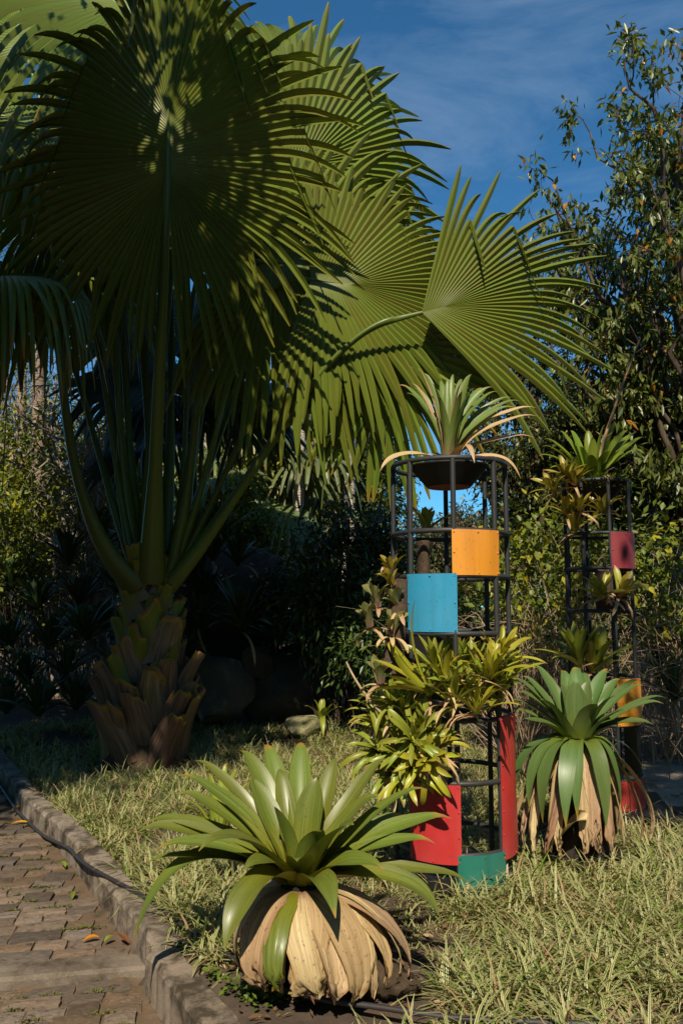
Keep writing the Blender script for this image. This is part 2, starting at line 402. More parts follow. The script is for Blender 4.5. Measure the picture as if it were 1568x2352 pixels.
M['rock_tan'] = stone_mat('tan_boulder', (0.16, 0.12, 0.085), (0.24, 0.19, 0.14), (0.07, 0.05, 0.035), 2.6, (0.52, 0.66), 40, 0.15)
M['soil'] = stone_mat('soil_and_litter', (0.055, 0.036, 0.022), (0.10, 0.062, 0.038), (0.13, 0.08, 0.045), 9, (0.55, 0.68), 60, 0.0, 0.95)
M['litter'] = leaf_mat('leaf_litter', (0.16, 0.08, 0.035), (0.30, 0.18, 0.09), (0.4, 0.28, 0.16), 0.7, 0.05, 0.25)
M['weed'] = leaf_mat('weed', (0.10, 0.17, 0.02), (0.18, 0.24, 0.03), None, 0.5, 0.25)
M['sand'] = stone_mat('joint_sand', (0.10, 0.068, 0.044), (0.15, 0.105, 0.07), (0.075, 0.068, 0.03), 9, (0.55, 0.68), 90, 0.0, 0.95)
M['moss'] = leaf_mat('joint_moss', (0.10, 0.12, 0.016), (0.18, 0.19, 0.03), None, 0.8, 0.1)
M['petal'] = blade_mat('pale_inflorescence', (0.45, 0.40, 0.16), (0.5, 0.42, 0.2), base=(0.30, 0.35, 0.12), rough=0.5, trans=0.2, streak=4)
M['stalk'] = blade_mat('pink_stalk', (0.42, 0.17, 0.10), (0.45, 0.28, 0.16), base=(0.30, 0.36, 0.14), rough=0.5, trans=0, streak=4, base_to=0.4)
# variegated ground cover: cream margins beside a green middle
def grass_mat():
    m, nt, b = new_mat('variegated_ground_cover')
    t = nt.nodes.new('ShaderNodeTexCoord'); u, v = uv_split(nt, t.outputs['UV'])
    geo = nt.nodes.new('ShaderNodeNewGeometry'); r = geo.outputs['Random Per Island']
    edge = math_(nt, 'ABSOLUTE', math_(nt, 'SUBTRACT', u, 0.5))
    g = mix(nt, r, (0.11, 0.165, 0.03), (0.20, 0.25, 0.05))
    pale = mix(nt, r, (0.52, 0.47, 0.23), (0.70, 0.62, 0.36))
    col = mix(nt, ramp(nt, edge, 0.24, 0.33), g, pale)
    w = math_(nt, 'FRACT', math_(nt, 'MULTIPLY', r, 13.7))
    col = mix(nt, math_(nt, 'LESS_THAN', w, 0.14), col, (0.34, 0.24, 0.12))
    col = mix(nt, math_(nt, 'GREATER_THAN', w, 0.86), col, (0.14, 0.22, 0.03))
    nt.links.new(col, b.inputs['Base Color']); b.inputs['Roughness'].default_value = 0.45
    translucent(nt, b, col, 0.2)
    return m
M['grass'] = grass_mat()

# ------------------------------------------------------------------ the setting: ground, path, kerb
rng = np.random.default_rng(7)
random.seed(7)
KERB = np.array([(-9.0, 18.5), (-6.2, 13.6), (-4.45, 10.5), (-2.68, 7.42), (-2.13, 6.62), (-1.62, 5.78), (-1.28, 5.16), (-1.02, 4.7), (-.77, 4.23), (-.56, 3.85), (-.38, 3.54), (-.05, 2.95), (.35, 2.2), (.9, 1.2)])
def resample(pts, step):
    d = np.r_[0, np.cumsum(np.linalg.norm(np.diff(pts, axis=0), axis=1))]
    t = np.arange(0, d[-1], step)
    out = np.stack([np.interp(t, d, pts[:, i]) for i in range(pts.shape[1])], 1)
    for _ in range(6): out[1:-1] = (out[:-2] + 2 * out[1:-1] + out[2:]) / 4
    return out
KC = resample(KERB, 0.08)
KT = unit(np.gradient(KC, axis=0)); KN = np.stack([KT[:, 1], -KT[:, 0]], 1)     # KN points to the path side (left, -x)
if KN[50, 0] > 0: KN = -KN
def kerb_dist(xy):
    """signed distance to the garden-side edge of the kerb, positive towards the path"""
    out = np.empty(len(xy))
    for a in range(0, len(xy), 4000):
        q = xy[a:a + 4000]
        d = q[:, None] - KC[None]
        i = (d ** 2).sum(-1).argmin(1)
        out[a:a + 4000] = (d[np.arange(len(q)), i] * KN[i]).sum(-1)
    return out
STEP_A, STEP_B = G(0, 2236, -.12)[:2], G(330, 2210, -.12)[:2]                      # the long slab across the path
sdir = unit(STEP_B - STEP_A); snor = np.array([-sdir[1], sdir[0]])
if snor[1] < 0: snor = -snor
def beyond_step(xy): return ((xy - STEP_A) * snor).sum(-1)
PATH_Z, NEAR_DROP = -0.115, 0.045
def ground_z(xy):
    k = kerb_dist(xy)
    z = 0.025 * np.sin(xy[:, 0] * 1.7 + 1) * np.sin(xy[:, 1] * 1.3) + 0.012 * np.sin(xy[:, 0] * 5.1) * np.sin(xy[:, 1] * 4.3 + 2)
    z = z - 0.02 + 0.06 * np.clip(xy[:, 1] - 10, 0, 30)*0.5
    base = PATH_Z - 0.035 - np.where(beyond_step(xy) < 0, NEAR_DROP, 0) - 0.0 * k
    base = base + np.clip(k - 3.6, 0, 1) * 0.15
    s = np.clip((k - 0.05) / 0.1, 0, 1)
    return z * (1 - s) + base * s
ax = np.unique(np.r_[np.linspace(-150, -8, 24), np.linspace(-8, 6, 150), np.linspace(6, 150, 24)])
ay = np.unique(np.r_[np.linspace(-60, 1, 12), np.linspace(1, 13, 130), np.linspace(13, 40, 40), np.linspace(40, 300, 20)])
gx, gy = np.meshgrid(ax, ay)
gxy = np.stack([gx.ravel(), gy.ravel()], 1)
gz = ground_z(gxy)
mb = MB(); mb.add(np.c_[gxy, gz], grid_faces(len(ay), len(ax)), gxy)
tag(mb.obj('ground', M['soil']), kind='structure')
def gz1(x, y): return float(ground_z(np.array([[x, y]]))[0])

# kerb of separate stones, bevelled and a little uneven
kerb = empty('kerb', (0, 0, 0)); kerb['kind'] = 'structure'
cum = np.r_[0, np.cumsum(np.linalg.norm(np.diff(KC, axis=0), axis=1))]
# arc position of the joint that the photograph shows beside the cross slab
jt = cum[np.linalg.norm(KC - G(425, 2165, .03)[:2], axis=1).argmin()]
cuts = sorted([jt + 0.95 * k for k in range(-16, 4)])
for a, b_ in zip(cuts[:-1], cuts[1:]):
    if a < 0 or b_ > cum[-1]: continue
    t = np.linspace(a + 0.007, b_ - 0.007, 18)
    c = np.stack([np.interp(t, cum, KC[:, i]) for i in range(2)], 1); nn = np.stack([np.interp(t, cum, KN[:, i]) for i in range(2)], 1)
    near = a >= jt - 0.01
    W, top = 0.155, 0.035 - (0.02 if near else 0) + rng.normal(0, 0.004)
    off = 0.035 if near else 0.0
    prof = [(-0.0, -0.3), (0.0, top - 0.02), (0.014, top), (W - 0.018, top), (W, top - 0.022), (W + 0.012, -0.3)]
    V = []
    for i in range(len(t)):
        e = 0.010 if i in (0, len(t) - 1) else 0.0
        for j, (o_, z) in enumerate(prof):
            wob = rng.normal(0, 0.0035, 2)
            q = c[i] + nn[i] * (o_ + off + wob[0] * (j > 0))
            V.append((q[0], q[1], z + (wob[1] - e if 0 < j < 5 else 0)))
    V = np.array(V); mbk = MB(); mbk.add(V, grid_faces(len(t), 6, True))
    mbk.add(V[:6], [[0, 1, 2, 3], [0, 3, 4, 5]]); mbk.add(V[-6:], [[3, 2, 1, 0], [5, 4, 3, 0]])
    mbk.obj('kerb_stone', M['kerb'], kerb, smooth=False)

# granite setts: the 300 nearest in view are single stones, the rest one mesh
def sett_mesh(seed):
    r = np.random.default_rng(seed); mbs = MB()
    xs = np.array([-.5, -.475, -.3, 0, .3, .475, .5]); ys = np.array([-.5, -.46, -.15, .15, .46, .5])
    X, Y = np.meshgrid(xs, ys); Z = np.zeros_like(X)
    edge = (np.abs(X) > .49) | (np.abs(Y) > .49); near = ((np.abs(X) > .46) | (np.abs(Y) > .44)) & ~edge
    Z += r.normal(0, .028, X.shape) + 0.10 * r.normal() * X + 0.10 * r.normal() * Y
    Z = np.where(near, Z - 0.07, Z); Z = np.where(edge, -1.0, Z)
    X = X + r.normal(0, .012, X.shape); Y = Y + r.normal(0, .018, Y.shape)
    X *= 1 + 0.05 * r.normal() * Y; Y *= 1 + 0.06 * r.normal() * X
    mbs.add(np.stack([X, Y, Z], -1), grid_faces(len(ys), len(xs)))
    return mbs
setts = [sett_mesh(s) for s in range(12)]
sett_me = [s.mesh('sett', M['sett'], False) for s in setts]
path = empty('path', (0, 0, 0)); path['kind'] = 'structure'
cand = []
lat = sdir                                                        # rows run parallel to the slab
row_y = -2.6
while row_y < 11:
    rh = random.uniform(0.105, 0.135)
    if -0.02 < row_y + rh / 2 < 0.13: row_y = max(row_y, 0.13) if row_y > 0 else row_y
    s = -4.5 + random.uniform(0, .2)
    while s < 3.2:
        L = random.uniform(0.15, 0.29)
        c = STEP_A + lat * (s + L / 2) + snor * (row_y + rh / 2)
        cand.append((c[0], c[1], L - 0.006, rh - 0.005, row_y + rh / 2)); s += L
    row_y += rh
cand = [c for c in cand if not (-0.075 < c[4] < 0.125 + 0.06)]
cxy = np.array([c[:2] for c in cand]); kd = kerb_dist(cxy)
keep = [(c, k) for c, k in zip(cand, kd) if 0.155 + 0.09 < k < 3.4 and 1.2 < c[1] < 13.5 and c[0] / max(c[1], .1) > -0.62]
def in_view(c): return abs(c[0]) / c[1] < 0.45 and c[1] > 3.2
keep.sort(key=lambda ck: (not in_view(ck[0]), ck[0][1]))
far = MB(); ang0 = math.atan2(lat[1], lat[0])
for i, (c, k) in enumerate(keep):
    z = PATH_Z + rng.normal(0, 0.0045) - (NEAR_DROP if c[4] < 0 else 0)
    a = ang0 + rng.normal(0, 0.025)
    if i < 300:
        o = link('sett', sett_me[i % 12], path)
        o.location = (c[0], c[1], z); o.rotation_euler = (rng.normal(0, .012), rng.normal(0, .012), a + (math.pi if i % 2 else 0)); o.scale = (c[2], c[3], 0.075)
    else:
        sm = setts[i % 12]; v = sm.V[0] * np.array([c[2], c[3], 0.075]); ca, sa = math.cos(a), math.sin(a)
        far.add(np.c_[v[:, 0] * ca - v[:, 1] * sa + c[0], v[:, 0] * sa + v[:, 1] * ca + c[1], v[:, 2] + z], sm.F[0])
tag(far.obj('far_setts', M['sett'], path, False), kind='stuff')
# sandy bed that fills the joints
mb = MB(); ks = KC[::2]; kn = KN[::2]; offs = np.linspace(.10, 3.5, 26); bed = []
for c_, n_ in zip(ks, kn):
    for o_ in offs: bed.append(c_ + n_ * o_)
bed = np.array(bed); mb.add(np.c_[bed, PATH_Z - .017 - np.where(beyond_step(bed) < 0, NEAR_DROP, 0)], grid_faces(len(ks), 26), bed)
mb.obj('path_bed', M['sand'], path)
# the long slabs that cross the path as a low step
for k in range(3):
    L = 1.12; x0 = 1.0 - L * (k + 1)
    mbk = MB(); nseg = 10
    xs = np.linspace(x0 + .006, x0 + L - .006, nseg)
    prof = [(-0.075, -0.3), (-0.075, -0.02), (-0.06, 0.0), (0.10, 0.0), (0.115, -0.015), (0.118, -0.3)]
    V = []
    for i, x in enumerate(xs):
        for j, (y, z) in enumerate(prof):
            q = STEP_A + lat * x + snor * (y + rng.normal(0, .003))
            V.append((q[0], q[1], PATH_Z + 0.004 + z + rng.normal(0, .0025)))
    V = np.array(V); mbk.add(V, grid_faces(nseg, 6)); mbk.add(V[:6], [[0, 1, 2, 3], [0, 3, 4, 5]]); mbk.add(V[-6:], [[3, 2, 1, 0], [5, 4, 3, 0]])
    if kerb_dist(V[-3:, :2])[0] < 0.17: pass
    mbk.obj('cross_slab', M['slab'], path, False)

# moss and weeds in the joints
mb = MB(); n = 9000
pick = np.array([keep[i][0][:2] for i in rng.integers(0, min(len(keep), 420), n)])
js = rng.choice(len(keep[:420]), 260)
cl = np.array([np.array(keep[j][0][:2]) + lat * rng.uniform(-.1, .1) + snor * keep[j][0][3] * .5 * rng.choice([-1, 1]) for j in js])
ci = rng.integers(0, len(cl), n)
pp = cl[ci] + lat * rng.normal(0, .03, (n, 1)) + snor * rng.normal(0, .006, (n, 1))
zz = PATH_Z - .006 - np.where(beyond_step(pp) < 0, NEAR_DROP, 0)
a = rng.uniform(0, 6.28, n)
D = np.stack([np.cos(a), np.sin(a), rng.uniform(.2, 1.6, n)], 1)
leaf_cloud(mb, np.c_[pp, zz], D, np.tile([0, 0, 1.0], (n, 1)) + rng.normal(0, .3, (n, 3)), rng.uniform(.010, .030, n), rng.uniform(.004, .010, n))
tag(mb.obj('moss', M['moss']), 'small green moss cushions and weeds in the sett joints', 'moss', kind='stuff')

# paved floor behind the far tower, and low plinth blocks
def block(name, x0, x1, y0, y1, z0, z1, mat, parent=None, rot=0, bev=0.012):
    bm = bmesh.new(); bmesh.ops.create_cube(bm, size=1)
    bmesh.ops.scale(bm, vec=(x1 - x0, y1 - y0, z1 - z0), verts=bm.verts)
    bmesh.ops.bevel(bm, geom=bm.edges[:], offset=bev, segments=2, affect='EDGES')
    bmesh.ops.subdivide_edges(bm, edges=[e for e in bm.edges if e.calc_length() > .25], cuts=4, use_grid_fill=True)
    for v in bm.verts: v.co += Vector(rng.normal(0, bev * .12, 3))
    me = bpy.data.meshes.new(name); bm.to_mesh(me); bm.free(); me.materials.append(mat)
    o = link(name, me, parent); o.location = ((x0 + x1) / 2, (y0 + y1) / 2, (z0 + z1) / 2); o.rotation_euler.z = rot
    return o
tag(block('pavement', 2.35, 7.5, 6.75, 9.0, -.2, .025, M['concrete'], rot=R(-9)), kind='structure')

# ------------------------------------------------------------------ ground cover and litter
def grass_field(n_tuft, region, blades, Lr, Wr, seed, ok):
    r = np.random.default_rng(seed); mbg = MB()
    pts = []
    while len(pts) < n_tuft:
        q = np.stack([r.uniform(region[0], region[1], 4000), r.uniform(region[2], region[3], 4000)], 1)
        q = q[ok(q)]
        pts.extend(q.tolist())
    pts = np.array(pts[:n_tuft]); size = r.uniform(.65, 1.25, n_tuft)
    n = n_tuft * blades; ti = np.repeat(np.arange(n_tuft), blades)
    base = pts[ti] + r.normal(0, .028, (n, 2)) * size[ti][:, None]
    z = ground_z(base) - .005
    az = r.uniform(0, 2 * math.pi, n); lean = np.abs(r.normal(.55, .35, n)); L = r.uniform(Lr[0], Lr[1], n) * size[ti]; w = r.uniform(Wr[0], Wr[1], n)
    S = np.stack([-np.sin(az), np.cos(az), np.zeros(n)], 1); H = np.stack([np.cos(az), np.sin(az), np.zeros(n)], 1)
    st = np.array([0, .3, .6, .85, 1.0]); prof = np.array([.8, 1, .85, .55, .06])
    pos = np.c_[base, z]; V = []
    bend = r.uniform(.7, 2.2, n)
    x = np.zeros(n); y = np.zeros(n); ps = 0
    rows = []
    for k, s in enumerate(st):
        ds = s - ps; phi = lean + bend * (s + ps) / 2
        x = x + np.sin(phi) * ds * L; y = y + np.cos(phi) * ds * L; ps = s
        c = pos + H * x[:, None]; c[:, 2] = np.maximum(pos[:, 2] + y, pos[:, 2] + 0.004)
        e = S * (w * prof[k] * .5)[:, None]
        rows.append(np.stack([c - e, c + e], 1))
    V = np.stack(rows, 1).reshape(-1, 3)
    i = np.arange(n)[:, None] * 10
    f = np.array([[2 * k, 2 * k + 1, 2 * k + 3, 2 * k + 2] for k in range(4)])
    F = (i[:, :, None] + f[None]).reshape(-1, 4)
    U = np.tile(np.array([[c, s] for s in st for c in (0, 1)]), (n, 1))
    mbg.add(V, F, U); return mbg
def patchy(q, s, th):
    v = np.sin(q[:, 0] * 2.3 + s) * np.sin(q[:, 1] * 1.9 + 2 * s) + .5 * np.sin(q[:, 0] * 5.3 + s) * np.sin(q[:, 1] * 4.7)
    return v > th
def ok_near(q):
    k = kerb_dist(q)
    return (k < -.02) & (np.abs(q[:, 0]) < .47 * q[:, 1] + .3) & (np.hypot(q[:, 0] + .12, q[:, 1] - 3.9) > .33) & ((np.hypot(q[:, 0] + .12, q[:, 1] - 3.8) > .62) | patchy(q, 4, .2)) & (np.hypot(q[:, 0] - 1.63, q[:, 1] - 5.6) > .3) & (np.hypot(q[:, 0] - .735, q[:, 1] - 5.35) > .36) & ~((q[:, 0] > 2.4) & (q[:, 1] > 6.5)) & (np.hypot(q[:, 0] + 2.17, q[:, 1] - 9.1) > .55)
g1 = grass_field(1900, (-2.6, 3.2, 3.0, 7.2), 18, (.14, .31), (.007, .0145), 3, lambda q: ok_near(q) & (patchy(q, 1.1, -.42)))
g2 = grass_field(1900, (-4.6, 5, 7.2, 11.6), 16, (.12, .25), (.008, .013), 4, lambda q: ok_near(q) & (patchy(q, .3, -.55)))
g3 = grass_field(2300, (-3.2, 3.4, 3.0, 8.6), 15, (.05, .13), (.004, .008), 5, ok_near)
g1.add(np.concatenate(g3.V), np.concatenate(g3.F), np.concatenate(g3.U))
g1.add(np.concatenate(g2.V), np.concatenate(g2.F), np.concatenate(g2.U))
tag(g1.obj('ground_cover', M['grass'], None, True), 'tufted variegated grass-like ground cover with cream edged blades', 'ground cover', kind='stuff')
mb = MB(); n = 5200
q = np.stack([rng.uniform(-4, 4.5, n * 3), rng.uniform(2.9, 11, n * 3)], 1); q = q[kerb_dist(q) < 0][:n]; n = len(q)
a = rng.uniform(0, 6.28, n); D = np.stack([np.cos(a), np.sin(a), rng.normal(0, .25, n)], 1)
leaf_cloud(mb, np.c_[q, ground_z(q) + rng.uniform(.004, .03, n)], D, np.tile([0, 0, 1.0], (n, 1)) + rng.normal(0, .35, (n, 3)), rng.uniform(.02, .085, n), rng.uniform(.01, .035, n), .35)
tag(mb.obj('leaf_litter', M['litter']), 'brown dry leaf litter on the soil between the tufts', 'leaf litter', kind='stuff')
mb = MB(); n = 2600
cl = np.concatenate([G(470, 2290)[None, :2] + rng.normal(0, .10, (14, 2)), np.stack([rng.uniform(-2, 3.4, 60), rng.uniform(3.2, 8, 60)], 1), G(610, 2290)[None, :2] + rng.normal(0, .08, (12, 2)), G(790, 1660)[None, :2] + rng.normal(0, .3, (40, 2))])
cl = cl[kerb_dist(cl) < -.02]
ci = rng.integers(0, len(cl), n); q = cl[ci] + rng.normal(0, .035, (n, 2)); a = rng.uniform(0, 6.28, n)
D = np.stack([np.cos(a), np.sin(a), rng.uniform(-.2, .7, n)], 1)
leaf_cloud(mb, np.c_[q, ground_z(q) + rng.uniform(.01, .07, n)], D, np.tile([0, 0, 1.0], (n, 1)) + rng.normal(0, .4, (n, 3)), rng.uniform(.015, .045, n), rng.uniform(.012, .03, n), .2)
tag(mb.obj('weeds', M['weed']), 'low round-leaved green weeds among the ground cover', 'weeds', kind='stuff')

# fallen leaves on the path, one by one
def fallen(u, v, L, W, az, mat, label, z=PATH_Z + .008, curl=.35):
    p = G(u, v, z); mbf = MB()
    s = np.linspace(0, 1, 8); d = np.array([math.cos(az), math.sin(az), 0])
    pts = d[None] * (s - .5)[:, None] * L; pts[:, 2] += .012 * np.cos((s - .5) * 3) + curl * .04 * s ** 2
    ribbon(mbf, pts, W * np.sin(np.pi * np.clip(s, .02, .98)) ** .7, np.array([-d[1], d[0], 0]), .22, 5)
    o = mbf.obj('fallen_leaf', mat); o.location = Vector(p)
    return tag(o, label, 'leaf', 'fallen leaves on the path')
def plain_leaf(name, c): return blade_mat(name, c, tuple(x * .8 for x in c), rough=.5, trans=.2, streak=5)
YL = plain_leaf('fallen_yellow', (.62, .27, .01)); GL = plain_leaf('fallen_green', (.2, .26, .02)); BL = plain_leaf('fallen_brown', (.2, .09, .03))
fallen(209, 2161, .085, .045, .3, YL, 'orange-yellow fallen leaf lying alone on the stone setts')
fallen(146, 1988, .10, .035, 2.2, GL, 'olive green fallen leaf on shaded upper setts')
fallen(168, 2059, .10, .03, 1.8, GL, 'thin green fallen leaf in middle of the setts')
fallen(48, 1857, .14, .05, .4, YL, 'yellow fallen leaf near the far dark end of the path')
fallen(46, 1893, .14, .045, .1, YL, 'pale yellow fallen leaf below another in the path shade')
fallen(250, 2160, .06, .03, .9, GL, 'small green fallen leaf right of the orange one')
fallen(284, 2163, .09, .04, 2.6, BL, 'curled brown fallen leaf on setts close to the kerb', curl=.9)
fallen(343, 2205, .05, .03, .2, BL, 'tiny red-brown fallen leaf against the kerb foot')

# the black hose: along the kerb foot, over it, and under the front plant
far_i = [i for i in range(len(KC)) if 6.35 < KC[i, 1] < 10.5][::6]
hp = [(0, 0, 0)] + [(KC[i, 0] + KN[i, 0] * .20, KC[i, 1] + KN[i, 1] * .20, PATH_Z + .018) for i in far_i]
hp += [tuple(G(u, v, z)) for u, v, z in ((160, 1948, -.04), (180, 1972, .02), (200, 1988, .047), (227, 2004, .05), (304, 2044, .05), (355, 2074, .05), (388, 2103, .045), (440, 2140, .03), (513, 2187, .025), (620, 2262, .02), (720, 2300, .02), (812, 2302, .02), (940, 2325, .03), (1050, 2342, .03), (1250, 2349, .04), (1400, 2352, .03))]
hp = np.array(hp[1:]); d = np.r_[0, np.cumsum(np.linalg.norm(np.diff(hp, axis=0), axis=1))]
t = np.linspace(0, d[-1], 160); hs_ = np.stack([np.interp(t, d, hp[:, i]) for i in range(3)], 1)
for _ in range(10): hs_[1:-1] = (hs_[:-2] + 2 * hs_[1:-1] + hs_[2:]) / 4
mb = MB(); tube(mb, hs_, .0125, 10)
tag(mb.obj('garden_hose', M['hose']), 'thin black hose running along the kerb and under the front bromeliad', 'hose')

# ------------------------------------------------------------------ fan palms
def fan_blade(name, hub, costa, normal, Rr, mat, parent, nseg=72, spread=160, split=.56, fold=.25, droop=.10, tipdroop=.22, bent=6, seed=0, costa_len=.28, up_keep=0.0):
    r = np.random.default_rng(seed)
    Y = unit(costa); Z = unit(np.asarray(normal) - np.dot(normal, Y) * Y); X = np.cross(Y, Z)
    g = np.array([np.dot((0, 0, -1), X), np.dot((0, 0, -1), Y), np.dot((0, 0, -1), Z)])
    st = np.array([0, .08, .2, .32, .44, .54, .62, .7, .78, .86, .93, 1.0]); ns = len(st)
    th = np.linspace(-R(spread), R(spread), nseg); dth = th[1] - th[0]
    mbf = MB(); hub_o = np.zeros(3)
    bent_ids = set(r.choice(nseg, bent, replace=False).tolist())
    for i, a in enumerate(th):
        len_ = r.uniform(.84, 1.05) * (1 + .05 * math.sin(3 * a + seed) + .04 * math.sin(7 * a + 2 * seed))
        sp = split * r.uniform(.86, 1.08)
        jit = r.normal(0, dth * .38); td = tipdroop * r.uniform(.2, 2.4); lift = r.normal(0, .012)
        rows = []
        bend_at = r.uniform(.58, .86) if i in bent_ids else 9
        pb = None
        for k, s in enumerate(st):
            q = max(0.0, (s - sp) / (1 - sp)); Rs = Rr * (0.90 + 0.10 * math.cos(a)) * (1 + (len_ - 1) * q)
            aa = a + jit * q
            hw = dth * .5 * min(1.0, sp / max(s, 1e-3)) ** .55 * (1 - .66 * q ** 2.6)
            if k == ns - 1: hw *= .5
            pl = .48 * 2 * hw * max(s * Rr, .02)
            out = []
            for e, zz in ((-1, -.5), (0, .5), (1, -.5)):
                ang = aa + e * hw
                rad = s * Rr * (0.90 + 0.10 * math.cos(ang)) * (1 + (len_ - 1) * q); yb = costa_len * Rr * (0.5 + 0.5 * math.cos(ang)) ** 2.2
                x, y = math.sin(ang) * rad, math.cos(ang) * rad + yb * (1 - .55 * s)
                z = fold * abs(x) * (1 - .35 * s) + zz * pl + lift * rad * q - .06 * y * abs(y) / Rr
                p = np.array([x, y, z]) + g * (droop * Rr * s ** 2.2 + td * Rr * q ** 2)
                out.append(p)
            out = np.array(out)
            if s >= bend_at:
                if pb is None: pb = (s, prev.copy())
                ds = (s - pb[0] + .06) * Rs
                dirn = unit(np.array([math.sin(aa), math.cos(aa), 0]) * .35 + g * .95)
                wloc = (out - out[1]) * .8
                out = pb[1][1] + dirn * ds + wloc
            prev = out
            rows.append(out)
        V = np.array(rows) @ np.stack([X, Y, Z]) 
        U = np.stack(np.broadcast_arrays(np.array([0, .5, 1])[None], st[:, None]), -1)
        mbf.add(V, grid_faces(ns, 3), U)
    o = mbf.obj(name, mat, parent, smooth=False)
    return o, (X, Y, Z)
def stalk(pts, r0, r1, mat, name, parent, side, flare=1.0, costa=None):
    mbp = MB(); n = len(pts); s = np.linspace(0, 1, n)
    rad = r1 + (r0 - r1) * (1 - s) ** 1.3 + flare * np.exp(-s * 14)
    tube(mbp, pts, rad, 12, .62, side)
    return mbp.obj(name, mat, parent)

PALM = np.array([-2.2, 9.15, 0.0])
palm = empty('fan_palm', PALM, 'huge green fan palm with stubby leaf-base trunk, filling the upper left', 'palm tree')
def loc(p, o): return np.asarray(p) - np.array(o.location)
# core
mb = MB(); zz = np.linspace(-.15, 2.35, 16)
tube(mb, np.stack([np.zeros(16) + .03 * np.sin(zz * 2), np.zeros(16), zz], 1) + np.array([0.05, 0, 0]) * (zz[:, None] / 2.3), np.interp(zz, [-.15, .3, 1.3, 2.3], [.52, .45, .29, .19]), 20)
mb.obj('trunk', M['fibre'], palm)
# leaf-base stubs, each one separate
def boot_mesh(seed, L, w0, w1, curve, mat):
    r = np.random.default_rng(seed); n, k = 12, 9
    s = np.linspace(0, 1, n); u = np.linspace(-1, 1, k)
    phi = curve[0] + (curve[1] - curve[0]) * s
    x = np.r_[0, np.cumsum(np.sin((phi[1:] + phi[:-1]) / 2))] * L / (n - 1); z = np.r_[0, np.cumsum(np.cos((phi[1:] + phi[:-1]) / 2))] * L / (n - 1)
    w = w0 + (w1 - w0) * s ** .8
    cut = 1 - .10 * np.abs(u) ** 1.5 * r.uniform(.4, 1.8) + .16 * r.normal() * u + r.normal(0, .05, k)
    out, inn = np.zeros((n, k, 3)), np.zeros((n, k, 3))
    tw = .10 * r.normal()
    for i in range(n):
        ss = s[i]
        for j in range(k):
            f = min(n - 1.001, ss * cut[j] * (n - 1)); a = int(f); fr = f - a
            cx, cz, ph = x[a] + (x[a + 1] - x[a]) * fr, z[a] + (z[a + 1] - z[a]) * fr, phi[a]
            arc = u[j] * 1.05
            bx = math.cos(arc) - 1; by = math.sin(arc)
            W = np.interp(ss * cut[j], s, w)
            nx, nz = math.cos(ph), -math.sin(ph)
            th = .028 + .03 * (1 - ss); th *= (1 - .72 * u[j] ** 2)
            wav = .012 * math.sin(7 * u[j] + seed) * ss
            bulge = (bx * W * (1.0 - .25 * ss)) + wav
            out[i, j] = (cx + nx * (bulge + th), by * W + tw * cz, cz + nz * (bulge + th))
            inn[i, j] = (cx + nx * (bulge - th * .2), by * W * .97 + tw * cz, cz + nz * (bulge - th * .2))
    mbb = MB(); U = np.stack(np.broadcast_arrays((u[None] + 1) / 2, s[:, None]), -1)
    mbb.add(out, grid_faces(n, k)[:, ::-1], U); mbb.add(inn, grid_faces(n, k), U)
    mbb.add(np.concatenate([out[-1], inn[-1]]), [[j, j + 1, k + j + 1, k + j] for j in range(k - 1)], np.tile([[.5, .995]], (2 * k, 1)))
    return mbb.mesh('leaf_base', mat)
bl = [boot_mesh(s, .66, .23, .15, (.06, .55), M['boot']) for s in range(5)]
bm_ = [boot_mesh(10 + s, .56, .22, .135, (.0, .40), M['boot']) for s in range(4)]
bmg = [boot_mesh(20 + s, .50, .21, .13, (.0, .34), M['bootg']) for s in range(5)]
bh = [boot_mesh(30 + s, .46, .20, .11, (-.04, .28), M['bootg']) for s in range(4)]
nb = 84
for i in range(nb):
    f = i / (nb - 1); z = -.08 + 2.06 * f ** 1.05
    a = i * 2.39996 + .4
    rad = np.interp(z, [0, .3, 1.3, 2.3], [.44, .40, .255, .16])
    me = (bl if z < .62 else bm_ if z < 1.0 and i % 3 else bmg if z < 1.45 else bh)[i % 4]
    o = link('leaf_base', me, palm)
    o.location = (.05 * z / 2.3 + rad * math.cos(a), rad * math.sin(a), z)
    o.rotation_euler = ((.34 if i % 2 else -.32) * rng.uniform(.4, 1.2), rng.normal(.02, .07), a + rng.normal(0, .1))
    sc = rng.uniform(.8, 1.2); o.scale = (sc, sc * rng.uniform(.85, 1.1), sc)
crown = PALM + np.array([.05, 0, 2.15])
def frond(hub_uvd, costa, normal, Rr, base_a, base_z, sag, seed, r0=.068, r1=.036, **kw):
    hub = P(*hub_uvd)
    o, (X, Y, Z) = fan_blade('frond', hub, costa, normal, Rr, M['fan'], palm, seed=seed, **kw)
    o.location = Vector(loc(hub, palm))
    b0 = crown + np.array([.19 * math.cos(base_a), .19 * math.sin(base_a), base_z - .14])
    mid = (b0 + hub) / 2 + np.asarray(sag)
    m1 = b0 + (mid - b0) * .75 + np.array([0, 0, .15]); m2 = hub - Y * .5 * np.linalg.norm(hub - b0) * .45
    pts = bez(b0, m1, m2, 34, hub)
    ext = hub + Y * np.linspace(.03, .30 * Rr, 8)[:, None] + np.array([0, 0, -1]) * 0 - Z * .012 - Z * .06 / Rr * (np.linspace(0, .3 * Rr, 8)[:, None] ** 2)
    allp = np.concatenate([pts, ext]); nall = len(allp)
    s = np.linspace(0, 1, nall); mbp = MB()
    rad = np.interp(s, [0, .05, .2, .8, 1], [r0 * 2.5, r0 * 2.0, r0 * 1.05, r1, .006])
    sd = np.array([math.cos(base_a), math.sin(base_a), .2])
    tube(mbp, allp - hub, rad, 12, .66, sd)
    mbp.obj('petiole', M['petiole'], o)
    return o
